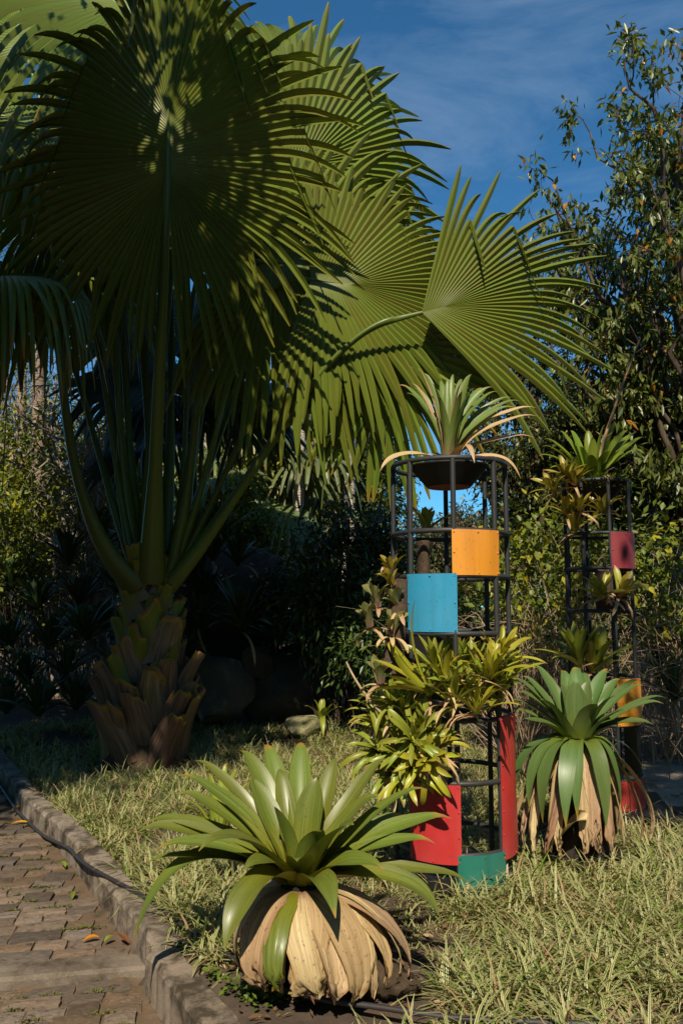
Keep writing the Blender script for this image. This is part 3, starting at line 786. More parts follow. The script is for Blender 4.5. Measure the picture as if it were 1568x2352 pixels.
# the big leaf in front, seen from below
FR = {}
frond((385, 400, 7.3), (0.02, -.10, 1), (.10, .95, .30), 2.12, -1.45, .0, (.02, -.15, .2), 1, fold=.14, droop=.035, tipdroop=.09, nseg=100, spread=174, bent=20, split=.60)
# the lit leaf on the right: face towards the sun
frond((900, 735, 8.0), (.95, .02, .26), (.42, -.90, .05), 2.08, -.25, -.05, (.1, -.05, -.25), 2, fold=.10, droop=.05, tipdroop=.05, spread=56, bent=4, split=.50, nseg=36)
# upper right leaf behind
frond((600, 440, 8.5), (.78, .12, .60), (.35, -.93, .0), 2.2, .3, .1, (.1, .1, .3), 3, fold=.08, droop=.03, tipdroop=.06, spread=140, nseg=78, bent=15, split=.58)
frond((600, 600, 8.3), (.95, .12, .02), (.35, -.93, .02), 2.1, .0, .05, (.1, .05, .2), 4, fold=.08, droop=.07, tipdroop=.08, spread=135, nseg=76, bent=8, split=.58)
frond((885, 750, 8.45), (.12, -.05, -1), (-.1, -.95, .1), 1.6, .1, .0, (.1, .05, -.1), 13, fold=.12, droop=.05, tipdroop=.05, spread=85, bent=2, split=.5, nseg=34)
frond((545, 530, 9.0), (.85, .15, .30), (.2, -.95, .15), 2.15, .2, .1, (.1, .1, .3), 14, r0=.045, fold=.08, droop=.06, tipdroop=.10, spread=130, nseg=58, bent=7, split=.6)
frond((640, 300, 9.3), (.55, .2, .75), (.25, -.95, .05), 1.9, .5, .12, (.1, .1, .3), 15, r0=.045, fold=.08, droop=.04, tipdroop=.10, spread=130, nseg=56, bent=6, split=.58)
frond((700, 640, 8.25), (.95, .05, -.10), (.30, -.93, .05), 1.85, .05, .03, (.1, .05, .1), 20, r0=.045, fold=.08, droop=.06, tipdroop=.07, spread=100, nseg=58, bent=6, split=.58)
frond((800, 690, 8.6), (.9, .2, .12), (.35, -.92, .05), 1.7, .15, .02, (.1, .05, .0), 21, r0=.045, fold=.08, droop=.06, tipdroop=.07, spread=110, nseg=58, bent=6, split=.58)
# left side
frond((190, 430, 9.7), (-.5, .2, .5), (-.1, -.95, .2), 2.0, 2.4, .1, (-.1, .1, .2), 16, r0=.045, fold=.12, droop=.12, tipdroop=.2, nseg=60)
frond((60, 120, 9.9), (-.3, .2, .7), (-.1, -.95, .1), 2.1, 2.3, .12, (-.1, .1, .3), 17, r0=.045, fold=.12, droop=.10, tipdroop=.2, nseg=60)
frond((330, 250, 10.0), (.1, .2, .9), (.1, -.95, .1), 2.1, 1.6, .12, (-.1, .1, .3), 18, r0=.045, fold=.12, droop=.10, tipdroop=.2, nseg=60)
frond((20, 680, 9.9), (-.5, .1, -.1), (-.2, -.9, .3), 1.25, 2.7, .05, (-.1, .0, .2), 19, r0=.045, fold=.10, droop=.15, tipdroop=.2, nseg=56)
frond((40, 640, 7.9), (-.45, -.40, -.15), (-.35, -.55, .75), 1.25, -2.4, -.08, (-.95, .0, -.40), 5, r0=.078, fold=.05, droop=.35, tipdroop=.3, spread=165)
frond((137, 640, 9.4), (-.55, .35, .1), (-.2, -.2, .9), 1.75, 2.9, .05, (-.1, .0, .2), 6, r0=.045, fold=.2, droop=.4, tipdroop=.3)
frond((300, 30, 8.7), (-.65, .05, .55), (-.2, -.75, .55), 2.05, 1.9, .12, (-.05, .1, .3), 7, fold=.15, droop=.2, tipdroop=.25)
frond((110, 300, 9.2), (-.75, .1, .35), (-.3, -.5, .75), 2.0, 2.6, .1, (-.15, .1, .2), 8, r0=.045, fold=.15, droop=.22, tipdroop=.25)
frond((470, 180, 9.6), (.35, .35, .8), (.0, -.85, .4), 2.0, 1.2, .15, (.0, .2, .3), 9, r0=.045, fold=.1, droop=.1, tipdroop=.2)
frond((690, 700, 10.2), (.6, .65, .1), (-.1, -.3, .9), 1.9, .9, .1, (.1, .2, .3), 10, r0=.045, fold=.15, droop=.3, tipdroop=.3)
frond((330, 560, 10.6), (-.1, .95, .2), (-.05, -.3, .95), 1.9, 1.7, .1, (0, .2, .3), 11, r0=.045, fold=.15, droop=.32, tipdroop=.3)

# blue-green palm behind the trunk
bp = G(420, 1660); bp = np.array([-2.25, 12.3, .0])
bpalm = empty('fan_palm', bp, 'dark blue-green fan palm half hidden behind the big palm stalks', 'palm tree')
mb = MB(); tube(mb, np.array([[0, 0, -.2], [0, 0, 1.2], [.03, 0, 2.6]]), [.2, .17, .14], 12); mb.obj('trunk', M['fibre'], bpalm)
for i, (h, c, nrm, rr, sd) in enumerate((((465, 925, 11.6), (.85, .1, -.15), (-.1, .2, 1.0), 1.55, 31), ((385, 900, 11.9), (-.8, -.1, .15), (.1, -.7, .7), 1.5, 32), ((330, 760, 12.6), (-.5, .1, .6), (.2, -.8, .5), 1.5, 33), ((560, 900, 12.9), (.7, .5, .2), (-.3, -.6, .7), 1.4, 34), ((430, 780, 12.6), (.1, .4, .9), (0, -.9, .3), 1.4, 35), ((355, 1010, 12.0), (-.8, -.2, -.4), (-.3, -.5, .8), 1.2, 36))):
    hub = P(*h); o, (X, Y, Z) = fan_blade('frond', hub, c, nrm, rr, M['bluefan'], bpalm, nseg=46, seed=sd, fold=.2, droop=.12, tipdroop=.12, bent=2, split=.62)
    o.location = Vector(loc(hub, bpalm)); b0 = bp + np.array([.05, 0, 2.4])
    mbp = MB(); pts = bez(b0, (b0 + hub) / 2 + np.array([0, 0, .25]), hub, 16); tube(mbp, pts - hub, np.linspace(.05, .02, 16), 8); mbp.obj('petiole', M['petiole'], o)

def far_palm(base, height, label, rr, seed, nfr=12, trunk_r=.13, mat='farfan', bark='palebark', grp=None, name='fan_palm'):
    r = np.random.default_rng(seed)
    t = empty(name, base, label, 'palm tree', grp)
    mbp = MB(); zz = np.linspace(-.3, height, 12); tube(mbp, np.stack([.05 * np.sin(zz), np.zeros(12), zz], 1), np.linspace(trunk_r * 1.2, trunk_r, 12), 12); mbp.obj('trunk', M[bark], t)
    for i in range(nfr):
        a = i * 2.4; el = np.interp(i / nfr, [0, 1], [1.2, -.5])
        d = np.array([math.cos(a) * math.cos(el), math.sin(a) * math.cos(el), math.sin(el)])
        hub = np.array([0, 0, height]) + d * rr * .9 + np.array([0, 0, -.1])
        n_ = unit(np.array([0, 0, 1.0]) - d * d[2] + .2 * r.normal(size=3))
        o, _ = fan_blade('frond', hub, d + np.array([0, 0, -.25]), n_, rr, M[mat], t, nseg=34, seed=seed + i, fold=.15, droop=.25, tipdroop=.35, bent=2, split=.42)
        o.location = Vector(hub); mbp = MB(); tube(mbp, bez(np.array([0, 0, height]) - hub, -hub * 0 - d * rr * .4 + np.array([0, 0, .15]), np.zeros(3), 10), np.linspace(.03, .015, 10), 6); mbp.obj('petiole', M['petiole'], o)
    return t
M['palebark'] = bark_mat('pale_palm_bark', (0.42, 0.36, 0.30), (0.55, 0.49, 0.42), 5, 5.5, (0.07, 0.045, 0.03), (0.30, 0.24, 0.19))
M['pinkbark'] = bark_mat('pinkish_ringed_bark', (0.20, 0.145, 0.105), (0.36, 0.275, 0.21), 3.5, 5.0, (0.07, 0.045, 0.03), (0.09, 0.06, 0.04))
M['greybark'] = bark_mat('grey_bark', (0.22, 0.18, 0.145), (0.42, 0.35, 0.29), 7, 0, patch=(0.09, 0.07, 0.05))
M['darkbark'] = bark_mat('dark_bark', (0.035, 0.026, 0.018), (0.11, 0.08, 0.055), 6, 0)
M['drystem'] = bark_mat('dry_stem', (0.34, 0.235, 0.145), (0.52, 0.38, 0.25), 12, 0)
far_palm(np.array([P(600, 1250, 18)[0], 18, .3]), 3.9, 'pale green fan palm with slim whitish trunk beyond the rocks', 1.45, 61, trunk_r=.10)

# ------------------------------------------------------------------ bromeliads
def strap_w(s, W, base=.72, shoulder=.76, p=2.3):
    return W * np.minimum(1, base + .75 * s) * (1 - np.clip((s - shoulder) / (1 - shoulder), 0, .985) ** p)
def brom_tips(name, label, C, cdepth, tips, mat, cat='bromeliad', rootr=.05, n=22, parent_label=None, group=None, dz0=-.02, roll=.0, hx0=.42):
    """a rosette whose leaves end where the photograph shows their tips: (u, v, depth offset, width, arch[, material])"""
    t = empty(name, C, label, cat, group)
    r = np.random.default_rng(abs(hash(label)) % 1000 if False else len(label) * 7)
    for k, tp in enumerate(tips):
        u, v, dy, W, arch = tp[:5]; m = M[tp[5]] if len(tp) > 5 else mat
        tip = P(u, v, cdepth + dy) - C; L = np.linalg.norm(tip)
        h = np.array([tip[0], tip[1], 0]); hd = unit(h) if np.linalg.norm(h) > .02 else np.array([0, -1.0, 0])
        root = hd * rootr + np.array([0, 0, dz0 - .02 * (k % 3)])
        hx = hx0 if tip[2] > -.05 else .80
        ctrl = np.array([h[0] * hx, h[1] * hx, (.55 * tip[2] if tip[2] > 0 else 0) + arch * L])
        p = bez(root, ctrl, tip, n); s = np.linspace(0, 1, n)
        p = p + np.array([0, 0, -1]) * (.05 * L * np.clip((s - .86) / .14, 0, 1) ** 2)[:, None] * (tip[2] > 0)
        p += np.array([-hd[1], hd[0], 0]) * (r.normal(0, .012) * np.sin(s * 3.1) * L)[:, None] + np.array([0, 0, 1]) * (.006 * L * np.sin(s * 9 + k))[:, None]
        sd = np.array([-hd[1], hd[0], 0])
        mbl = MB(); wav = .02 * np.sin(s * 11 + k * 2)
        ribbon(mbl, p, strap_w(s, W * .93, .85, .60, 1.9) * (1 + wav), sd, np.interp(s, [0, .2, .6, 1], [.42, .32, .18, .10]), 7, twist=r.normal(0, .10) * s + .05 * np.sin(s * 6 + k) + roll * hd[0] * np.minimum(1, s * 3))
        mbl.obj('dry_leaf' if len(tp) > 5 and tp[5] in ('dead', 'straw') else 'leaf', m, t)
    return t
def spot(u, v, d): return P(u, v, d)

# 1. the great front plant
C1 = P(690, 2010, 3.92)
T1 = [(691, 1690, .45, .125, .02), (608, 1693, .45, .12, .02), (554, 1706, .36, .125, .02), (447, 1728, .28, .08, .05), (411, 1764, .10, .125, .05), (408, 1808, .0, .115, .05),
      (334, 1874, .02, .125, .10), (312, 1893, -.06, .115, .10), (457, 1935, -.42, .11, .22), (362, 1930, -.16, .12, .10), (331, 1968, -.12, .075, .10), (301, 2187, -.10, .115, .42), (515, 2181, -.50, .13, .34),
      (570, 1775, .22, .13, -.03), (640, 1752, .30, .11, -.03), (727, 1775, .10, .155, -.06), (628, 1841, -.12, .15, -.05), (773, 1728, .35, .11, .0), (889, 1728, .22, .105, .02),
      (869, 1816, .0, .13, .02), (982, 1794, .08, .115, .03), (812, 1880, -.26, .165, .0), (1037, 1860, .05, .125, .06), (998, 1921, -.12, .105, .10), (1085, 2017, -.08, .09, .12), (1009, 2108, -.26, .13, .22),
      (770, 2094, -.46, .13, .30), (682, 1968, -.30, .13, .06), (560, 1985, -.34, .12, .14), (880, 1985, -.30, .12, .14), (505, 1850, .16, .11, .02), (930, 1860, .22, .11, .02), (735, 1900, -.22, .14, -.02)]
brom_tips('giant_bromeliad', 'giant green bromeliad in front with broad strap leaves above a tan dry skirt', C1, 3.92, T1, M['brom'], rootr=.055, roll=.33)
b1 = bpy.data.objects['giant_bromeliad']
def skirt(t, C, cd, tips, base_r, mat='dead', seed=0, name='dry_leaf'):
    r = np.random.default_rng(seed)
    for k, (u, v, dy, W, bulge) in enumerate(tips):
        tip = P(u, v, cd + dy) - C; h = np.array([tip[0], tip[1], 0]); hd = unit(h)
        side = np.array([-hd[1], hd[0], 0])
        root = hd * base_r + np.array([0, 0, -.05]); c1 = hd * (base_r + bulge * .95) + np.array([0, 0, .01]); c2 = hd * (np.linalg.norm(h) + bulge * .55) + np.array([0, 0, tip[2] * .62])
        p = bez(root, c1, c2, 24, tip); s = np.linspace(0, 1, 24)
        p += side * (r.normal(0, .03) * np.sin(s * 3))[:, None]
        mbl = MB(); ribbon(mbl, p, W * np.interp(s, [0, .12, .5, .85, 1], [.75, .95, 1, .72, .12]) * (1 + .04 * np.sin(s * 13 + k)), side, np.interp(s, [0, .3, 1], [-.12, -.05 + .16 * r.normal(), .22 * r.normal()]), 13, twist=r.normal(0, .30) * s + .10 * np.sin(s * 5 + k))
        gv = mbl.V[0].reshape(24, 13, 3); cc = gv.mean(1, keepdims=True); uu = np.linspace(-1, 1, 13); gv += hd * (.003 * np.sin(uu * 9 + k)[None, :, None] * np.minimum(1, 4 * s)[:, None, None]) + hd * r.normal(0, .0010, (24, 13, 1)); gv[-5:] += side * (r.normal(0, .008, (5, 13, 1))) + np.array([0, 0, 1.0]) * r.normal(0, .006, (5, 13, 1)); mbl.V[0] = gv.reshape(-1, 3)
        mbl.obj(name, M[mat if mat != 'dead' or k % 3 else 'dead2'], t)
skirt(b1, C1, 3.92, [(812, 2302, -.30, .17, .20), (927, 2252, -.10, .17, .22), (740, 2290, -.36, .21, .16), (672, 2286, -.34, .19, .16), (610, 2270, -.28, .18, .18), (560, 2225, -.16, .17, .22), (600, 2262, -.3, .13, .22), (860, 2290, -.16, .16, .14), (700, 2250, .3, .2, .18), (850, 2220, .25, .2, .18), (560, 2190, .15, .18, .15), (770, 2298, -.34, .15, .13)], .06)
skirt(b1, C1, 3.92, [(u_, 2296 - abs(u_ - 720) * .22, -.34 + abs(u_ - 720) * .0012, w_, b_) for u_, w_, b_ in ((590, .06, .25), (645, .07, .20), (700, .05, .19), (755, .08, .16), (790, .05, .20), (835, .07, .18), (880, .09, .17), (905, .05, .25), (575, .08, .17), (720, .07, .12))], .06, 'dead', 9)
brm = M['brom']
skirt(b1, C1, 3.92, [(640, 2275, -.36, .11, .23)], .06, 'brom', 5, 'leaf')
# its stump and the fallen dark log beside it
mb = MB(); zz = np.linspace(0, C1[2] - .03, 8); tube(mb, np.stack([0 * zz, 0 * zz, zz - C1[2]], 1), np.linspace(.15, .09, 8), 14); mb.obj('stem', M['charred'], b1)
mb = MB(); lp = bez(G(790, 2225, .05), G(860, 2242, .07), G(965, 2268, .02), 30); tube(mb, lp, np.interp(np.linspace(0, 1, 30), [0, .3, .7, 1], [.06, .08, .065, .02]), 20); mb.V[0] += np.random.default_rng(3).normal(0, .007, mb.V[0].shape)
tag(mb.obj('fallen_log', M['fibre']), 'short dark fibrous fallen stem beside the front bromeliad skirt', 'log')
# young plant behind it
brom_tips('young_bromeliad', 'young light green bromeliad just behind the front giant on its left', P(500, 1900, 4.9), 4.9, [(545, 1760, .1, .06, .0), (520, 1745, .15, .055, 0), (575, 1790, .1, .05, 0), (470, 1830, -.05, .06, .05), (425, 1835, 0, .06, .1), (415, 1850, -.1, .055, .15), (480, 1770, .1, .05, 0), (555, 1850, -.1, .05, .1)], M['smallg'])

# 2. the second great plant, by the far tower
C2 = P(1325, 1695, 5.55)
T2 = [(1319, 1523, .35, .135, 0), (1290, 1530, .35, .12, 0), (1345, 1535, .4, .13, 0), (1394, 1525, .28, .11, .0), (1424, 1550, .2, .11, .02), (1469, 1553, .12, .12, .04), (1477, 1566, .0, .10, .05), (1529, 1592, -.02, .085, .06), (1522, 1604, -.12, .08, .08), (1499, 1655, -.12, .10, .12),
      (1227, 1518, .25, .12, .02), (1200, 1545, .15, .09, .03), (1174, 1550, .08, .12, .04), (1168, 1603, 0, .10, .08), (1152, 1625, -.08, .09, .10), (1185, 1580, .0, .10, .06), (1321, 1558, .05, .16, -.06), (1290, 1562, .1, .11, -.04), (1350, 1558, .14, .12, -.04), (1414, 1593, -.2, .13, .03), (1240, 1600, -.15, .13, .03), (1370, 1610, -.24, .14, .0), (1195, 1650, -.2, .10, .08), (1440, 1625, -.2, .11, .06)]
b2 = brom_tips('giant_bromeliad', 'giant bromeliad with glossy leaves hanging down all round, before the far tower', C2, 5.55, T2, M['brom2'], rootr=.06, roll=.22)
def hang(t, C, cd, tips, mat):
    for k, (u, v, dy, W, out) in enumerate(tips):
        tip = P(u, v, cd + dy) - C; h = np.array([tip[0], tip[1], 0]); hd = unit(h); side = np.array([-hd[1], hd[0], 0]); hl = np.linalg.norm(h)
        p = bez(hd * .06 + np.array([0, 0, -.03]), hd * (hl * (.62 + .12 * math.sin(k * 1.9)) + out) + np.array([0, 0, .10 + .05 * math.sin(k * 3.1)]), hd * (hl * 1.02 + out * .6) + np.array([0, 0, tip[2] * .35]), 24, tip); s = np.linspace(0, 1, 24)
        mbl = MB(); ribbon(mbl, p, strap_w(s, W * .78, .85, .55, 1.7), side, np.interp(s, [0, .3, .6, 1], [.3, .06, .03, .08]), 7, twist=.35 * np.sin(k * 2.3) * s)
        mbl.obj('leaf', M[mat], t)
hang(b2, C2, 5.55, [(1179, 1858, -.12, .145, .03), (1246, 1890, -.30, .15, .03), (1299, 1902, -.40, .135, .02), (1325, 1880, -.36, .12, .02), (1391, 1903, -.32, .14, .02), (1446, 1885, -.14, .13, .03), (1484, 1835, .02, .10, .05), (1425, 1860, -.2, .11, .0), (1215, 1860, -.25, .11, .02), (1240, 1870, .3, .13, .02), (1400, 1870, .3, .13, .02)], 'brom2')
skirt(b2, C2, 5.55, [(1180, 1945, -.1, .08, .10), (1205, 1950, -.15, .07, .10), (1225, 1955, -.2, .09, .08), (1250, 1958, -.25, .10, .08), (1285, 1962, -.3, .10, .06), (1345, 1960, -.3, .10, .06), (1375, 1958, -.28, .09, .06), (1405, 1955, -.22, .11, .06), (1432, 1948, -.16, .10, .07), (1470, 1930, -.05, .07, .12), (1490, 1925, -.02, .05, .16), (1320, 1930, .25, .12, .1), (1400, 1930, .25, .12, .1), (1230, 1930, .2, .12, .1), (1360, 1940, -.31, .08, .05), (1265, 1955, -.2, .07, .1)], .09)
mb = MB(); zz = np.linspace(0, C2[2], 8); tube(mb, np.stack([0 * zz, 0 * zz, zz - C2[2]], 1), np.linspace(.2, .1, 8), 14); mb.obj('stem', M['charred'], b2)
# the torn leaf base lying at its foot
p = bez(G(1255, 1962, .02), P(1300, 1900, 5.2), P(1345, 1865, 5.2), 14); mb = MB()
s = np.linspace(0, 1, 14); ribbon(mb, p, np.interp(s, [0, .4, .8, 1], [.20, .19, .13, .04]), np.array([.6, -.2, .75]), .18, 9)
tag(mb.obj('dry_leaf_sheath', M['dead']), 'broad torn tan leaf sheath leaning at the foot of the hanging bromeliad', 'dry leaf')
mb = MB(); lp = bez(G(1300, 1965, .05), G(1345, 1955, .12), G(1420, 1962, .05), 8); tube(mb, lp, [.06, .09, .10, .10, .10, .09, .07, .04], 12)
tag(mb.obj('charred_stump', M['charred']), 'blackened fibrous stump under the hanging bromeliad', 'stump')

# ------------------------------------------------------------------ towers of black pipe
def arc(r, a0, a1, z, n): 
    a = np.linspace(a0, a1, n); return np.stack([r * np.sin(a), -r * np.cos(a), np.full(n, z)], 1)      # angle 0 faces the viewer
RIV = None
def curved_panel(t, r, a0, a1, z0, z1, mat, rivets=True, dz=0.0):
    mbp = MB(); n, k = 14, 5; th = .004
    a = np.linspace(a0, a1, n); zz = np.linspace(z0, z1, k)
    dent = lambda A, Z, s: .003 * np.sin(A * 7 + s) * np.sin(Z * 9 + 2 * s)
    A, Z = np.meshgrid(a, zz); Rr = r + dent(A, Z, z0 * 5)
    O = np.stack([Rr * np.sin(A), -Rr * np.cos(A), Z], -1); I = np.stack([(Rr - th) * np.sin(A), -(Rr - th) * np.cos(A), Z], -1)
    mbp.add(O, grid_faces(k, n)); mbp.add(I, grid_faces(k, n)[:, ::-1])
    for e in (0, -1):
        mbp.add(np.concatenate([O[e], I[e]]), [[j, j + 1, n + j + 1, n + j] for j in range(n - 1)])
        mbp.add(np.concatenate([O[:, e], I[:, e]]), [[j, j + 1, k + j + 1, k + j] for j in range(k - 1)])
    pnl = mbp.obj('panel', mat, t)
    if rivets:
        me = bpy.data.meshes.new('rivet'); bm = bmesh.new(); bmesh.ops.create_icosphere(bm, subdivisions=1, radius=.0065); bm.to_mesh(me); bm.free(); me.materials.append(mat)
        ea = .014 / r
        sp = [(x, y) for x in (a0 + ea, a1 - ea) for y in np.linspace(z0 + .014, z1 - .014, max(2, int((z1 - z0) / .13) + 1))] + [((a0 + a1) / 2, z0 + .014), ((a0 + a1) / 2, z1 - .014)]
        for aa, y in sp:
            o = link('rivet', me, pnl); rr = r + .0015; o.location = (rr * math.sin(aa), -rr * math.cos(aa), y); o.scale = (1, 1, 1)
    return pnl
def tower(base, r, off, levels, label, skip=(), bot=None, pr=.0168):
    t = empty('planter_tower', base, label, 'planter tower')
    for k in range(8):
        a = off + k * math.pi / 4; mbp = MB()
        x, y = r * math.sin(a), -r * math.cos(a)
        zz = np.linspace(-.06, levels[0] - .004, 8)
        tube(mbp, np.stack([np.full(8, x), np.full(8, y), zz], 1), pr, 14); mbp.obj('pole', M['pole'], t)
    for z in levels:
        mbr = MB(); a = np.linspace(0, 2 * math.pi, 65)
        pts = np.stack([r * np.sin(a), -r * np.cos(a), np.full(65, z)], 1)
        if z == levels[0]: pts[:, :2] *= 1.0
        k = 12; b = np.linspace(0, 2 * math.pi, k, endpoint=False); rad = np.stack([np.sin(a), -np.cos(a), 0 * a], 1)
        V = pts[:, None] + pr * .98 * (np.cos(b)[None, :, None] * rad[:, None] + np.sin(b)[None, :, None] * np.array([0, 0, 1.0]))
        mbr.add(V, grid_faces(65, k, True)); mbr.obj('ring', M['pole'], t)
    return t
def bowl(loc_, r_top, r_bot, h, label):
    prof = [(r_bot * .0, 0), (r_bot, 0), (r_bot + (r_top - r_bot) * .5, h * .48), (r_top, h), (r_top + .012, h + .012), (r_top - .02, h + .015), (r_top - .06, h - .05), (0, h - .06)]
    a = np.linspace(0, 2 * math.pi, 48, endpoint=False)
    t = empty('planter_bowl', loc_, label, 'planter')
    V = np.array([[(q * math.cos(x), q * math.sin(x), z) for x in a] for q, z in prof])
    m1 = MB(); m1.add(V[1:7], grid_faces(6, 48, True)); m1.obj('bowl_wall', M['bowl'], t)
    m2 = MB(); m2.add(V[:2] - np.array([0, 0, .002]), grid_faces(2, 48, True)); m2.obj('bowl_bottom', M['terracotta'], t)
    m3 = MB(); m3.add(V[6:], grid_faces(2, 48, True)); m3.obj('soil', M['soil'], t)
    return t
TW, TR, TY = P(1035, 1400, 5.35), .378, 5.35
tb = np.array([TW[0], TY, gz1(TW[0], TY)])
fz = lambda v: P(1030, v, TY - TR)[2] - tb[2]
lev = [fz(1050), fz(1217), fz(1322), fz(1456), fz(1656), fz(1801), fz(1966)]
off = R(-4)
tw = tower(tb, TR, off, lev, 'near tall round tower of black pipe with yellow, blue, red and green panels')
po = TR + .0195; q = math.pi / 4
def pan(i, v0, v1, mat): curved_panel(tw, po, off + i * q - .035, off + (i + 1) * q + .035 * (0 if 0 else 1), fz(v1), fz(v0), M[mat])
pan(0, 1216, 1321, 'yellow'); pan(-1, 1317, 1452, 'blue'); pan(1, 1652, 1986, 'red'); pan(-1, 1803, 1986, 'red'); 
curved_panel(tw, po + .004, off - .02, off + q + .02, .0, fz(1964), M['green'])
curved_panel(tw, TR - .03, off + 3.05 * q, off + 3.95 * q, fz(1620), fz(1470), M['black'], False)
curved_panel(tw, TR - .03, off - 3.9 * q, off - 2.1 * q, fz(1640), fz(1462), M['black'], False)
block('plinth', -.30, .30, -.30, .30, -.05, .10, M['black'], tw, R(20))
bo = bowl(tb + np.array([0, 0, lev[0] - .136]), .258, .148, .128, 'black bowl with red clay bottom on top of the near tower')
# far tower
T2B = np.array([2.24, 6.95, 0.0]); TR2 = .285; T2B[2] = gz1(2.24, 6.95)
fz2 = lambda v: P(1400, v, T2B[1] - TR2)[2] - T2B[2]
lev2 = [fz2(v) for v in (1100, 1223, 1304, 1403, 1562, 1668, 1795)]
tw2 = tower(T2B, TR2, R(2), lev2, 'far slimmer tower of black pipe with crimson, yellow and red panels', pr=.0155)
po2 = TR2 + .0185
for i, v0, v1, mat in ((0, 1222, 1305, 'crimson'), (0, 1560, 1668, 'yellow'), (0, 1795, 1872, 'red')):
    curved_panel(tw2, po2, R(2) + i * q + .0, R(2) + (i + 1.25) * q, fz2(v1), fz2(v0), M[mat])
curved_panel(tw2, TR2 - .028, R(100), R(150), fz2(1410), fz2(1310), M['black'], False)
curved_panel(tw2, TR2 - .028, R(60), R(125), fz2(1795), fz2(1670), M['black'], False)
tag(block('plinth_block', 1.78, 2.72, 6.50, 7.45, -.2, .085, M['black'], rot=R(-12)), 'low dark concrete plinth under the far tower', 'plinth')
bowl(T2B + np.array([0, 0, lev2[0] - .150]), .245, .14, .145, 'black bowl on top of the far slimmer tower')

# plants in the bowls
CB = np.array([tb[0], tb[1], tb[2] + lev[0] + .05])
TB = [(972, 847, .1, .06, .02), (915, 873, .0, .06, .06), (933, 892, -.1, .06, .06), (991, 869, -.1, .075, .03), (1028, 861, .1, .06, 0), (1040, 850, .15, .055, 0), (1082, 850, .05, .085, .0), (1089, 882, -.12, .085, .02), (1129, 877, .05, .06, .05), (1140, 888, -.05, .065, .06), (1176, 902, .05, .055, .09), (1193, 911, -.05, .06, .11), (1179, 926, -.1, .06, .09), (1060, 860, .2, .07, .0), (1010, 862, .25, .06, .0), (950, 880, .2, .05, .05), (1110, 880, .25, .06, .03), (1005, 900, -.15, .07, .0), (1062, 890, -.2, .075, .0),
      (957, 835, -.05, .032, .0, 'straw'), (944, 870, .05, .032, .0, 'straw'), (1059, 869, -.2, .03, .0, 'straw'), (1231, 924, -.05, .045, .10, 'straw'), (1234, 945, -.1, .045, .09, 'straw'), (1228, 996, .0, .042, .08, 'straw'), (872, 1084, -.15, .045, .22, 'straw'), (1195, 1100, -.1, .045, .25, 'straw'), (1089, 1063, -.42, .042, .30, 'straw'), (960, 1050, .2, .03, .2, 'straw')]
bt = brom_tips('bowl_bromeliad', 'upright light green bromeliad with dry straw leaves in the near tower bowl', CB, TY, TB, M['bromtop'], rootr=.045, dz0=.0, hx0=.2, roll=.75)
mb = MB(); a = np.linspace(-.09, .02, 6); tube(mb, np.stack([0 * a, 0 * a, a], 1), [.085, .088, .08, .07, .06, .05], 14); mb.obj('stem', M['drystem'], bt)
CB2 = np.array([T2B[0] - .03, T2B[1], T2B[2] + lev2[0] + .03])
TB2 = [(1248, 1002, .05, .10, .06), (1244, 1018, -.05, .085, .07), (1236, 1039, -.1, .085, .08), (1262, 1069, -.15, .08, .12), (1284, 983, .1, .09, .03), (1309, 983, .1, .10, .02), (1349, 983, .15, .10, 0), (1388, 968, -.05, .12, -.02), (1413, 963, .1, .10, 0), (1441, 981, .0, .105, .03), (1464, 986, .1, .10, .05), (1481, 998, -.05, .10, .07), (1471, 1028, -.1, .085, .09), (1360, 1000, -.1, .09, 0), (1330, 1020, -.15, .09, .02), (1400, 1030, -.25, .1, .02), (1355, 1040, -.3, .1, .02), (1300, 1040, -.2, .085, .05), (1430, 1030, -.2, .08, .05)]
bt2 = brom_tips('bowl_bromeliad', 'yellow-green flowering bromeliad in the far tower bowl', CB2, T2B[1], TB2, M['bromtop2'], rootr=.05, dz0=-.02, roll=.35)
# its flower stalk
sp = bez(np.zeros(3), P(1400, 950, 6.95) - CB2, P(1470, 775, 7.0) - CB2, 20); mb = MB(); tube(mb, sp, np.linspace(.018, .007, 20), 8); fs = mb.obj('flower_stalk', M['stalk'], bt2)
for i in range(15):
    k = 6 + i * 13 // 15; c = sp[min(19, k)]; mb = MB(); a = i * 2.4; d = unit(np.array([math.cos(a) * .8, math.sin(a) * .5, .55])); L = .10 if i < 9 else .13
    pts = c + d * np.linspace(0, L, 6)[:, None]; ribbon(mb, pts, np.array([.012, .02, .024, .02, .012, .003]), np.cross(d, [0, 0, 1.0]), .3, 3); mb.obj('bract', M['petal'] if i > 7 else M['stalk'], fs)
# creeping greens over the far bowl rim
mb = MB(); n = 700; a = rng.uniform(0, 6.28, n); rr = .24 + rng.normal(0, .05, n); D = np.stack([np.cos(a), np.sin(a), rng.uniform(-.5, .8, n)], 1)
leaf_cloud(mb, np.stack([rr * np.cos(a) + .03, rr * np.sin(a), rng.normal(-.02, .035, n)], 1), D, np.tile([0, 0, 1.0], (n, 1)) + rng.normal(0, .5, (n, 3)), rng.uniform(.02, .06, n), rng.uniform(.01, .025, n))
o = mb.obj('creeper', M['weed']); o['kind'] = 'stuff'; o.location = Vector(CB2); tag(o, 'fine-leaved green creeper spilling round the far bowl rim', 'creeper')

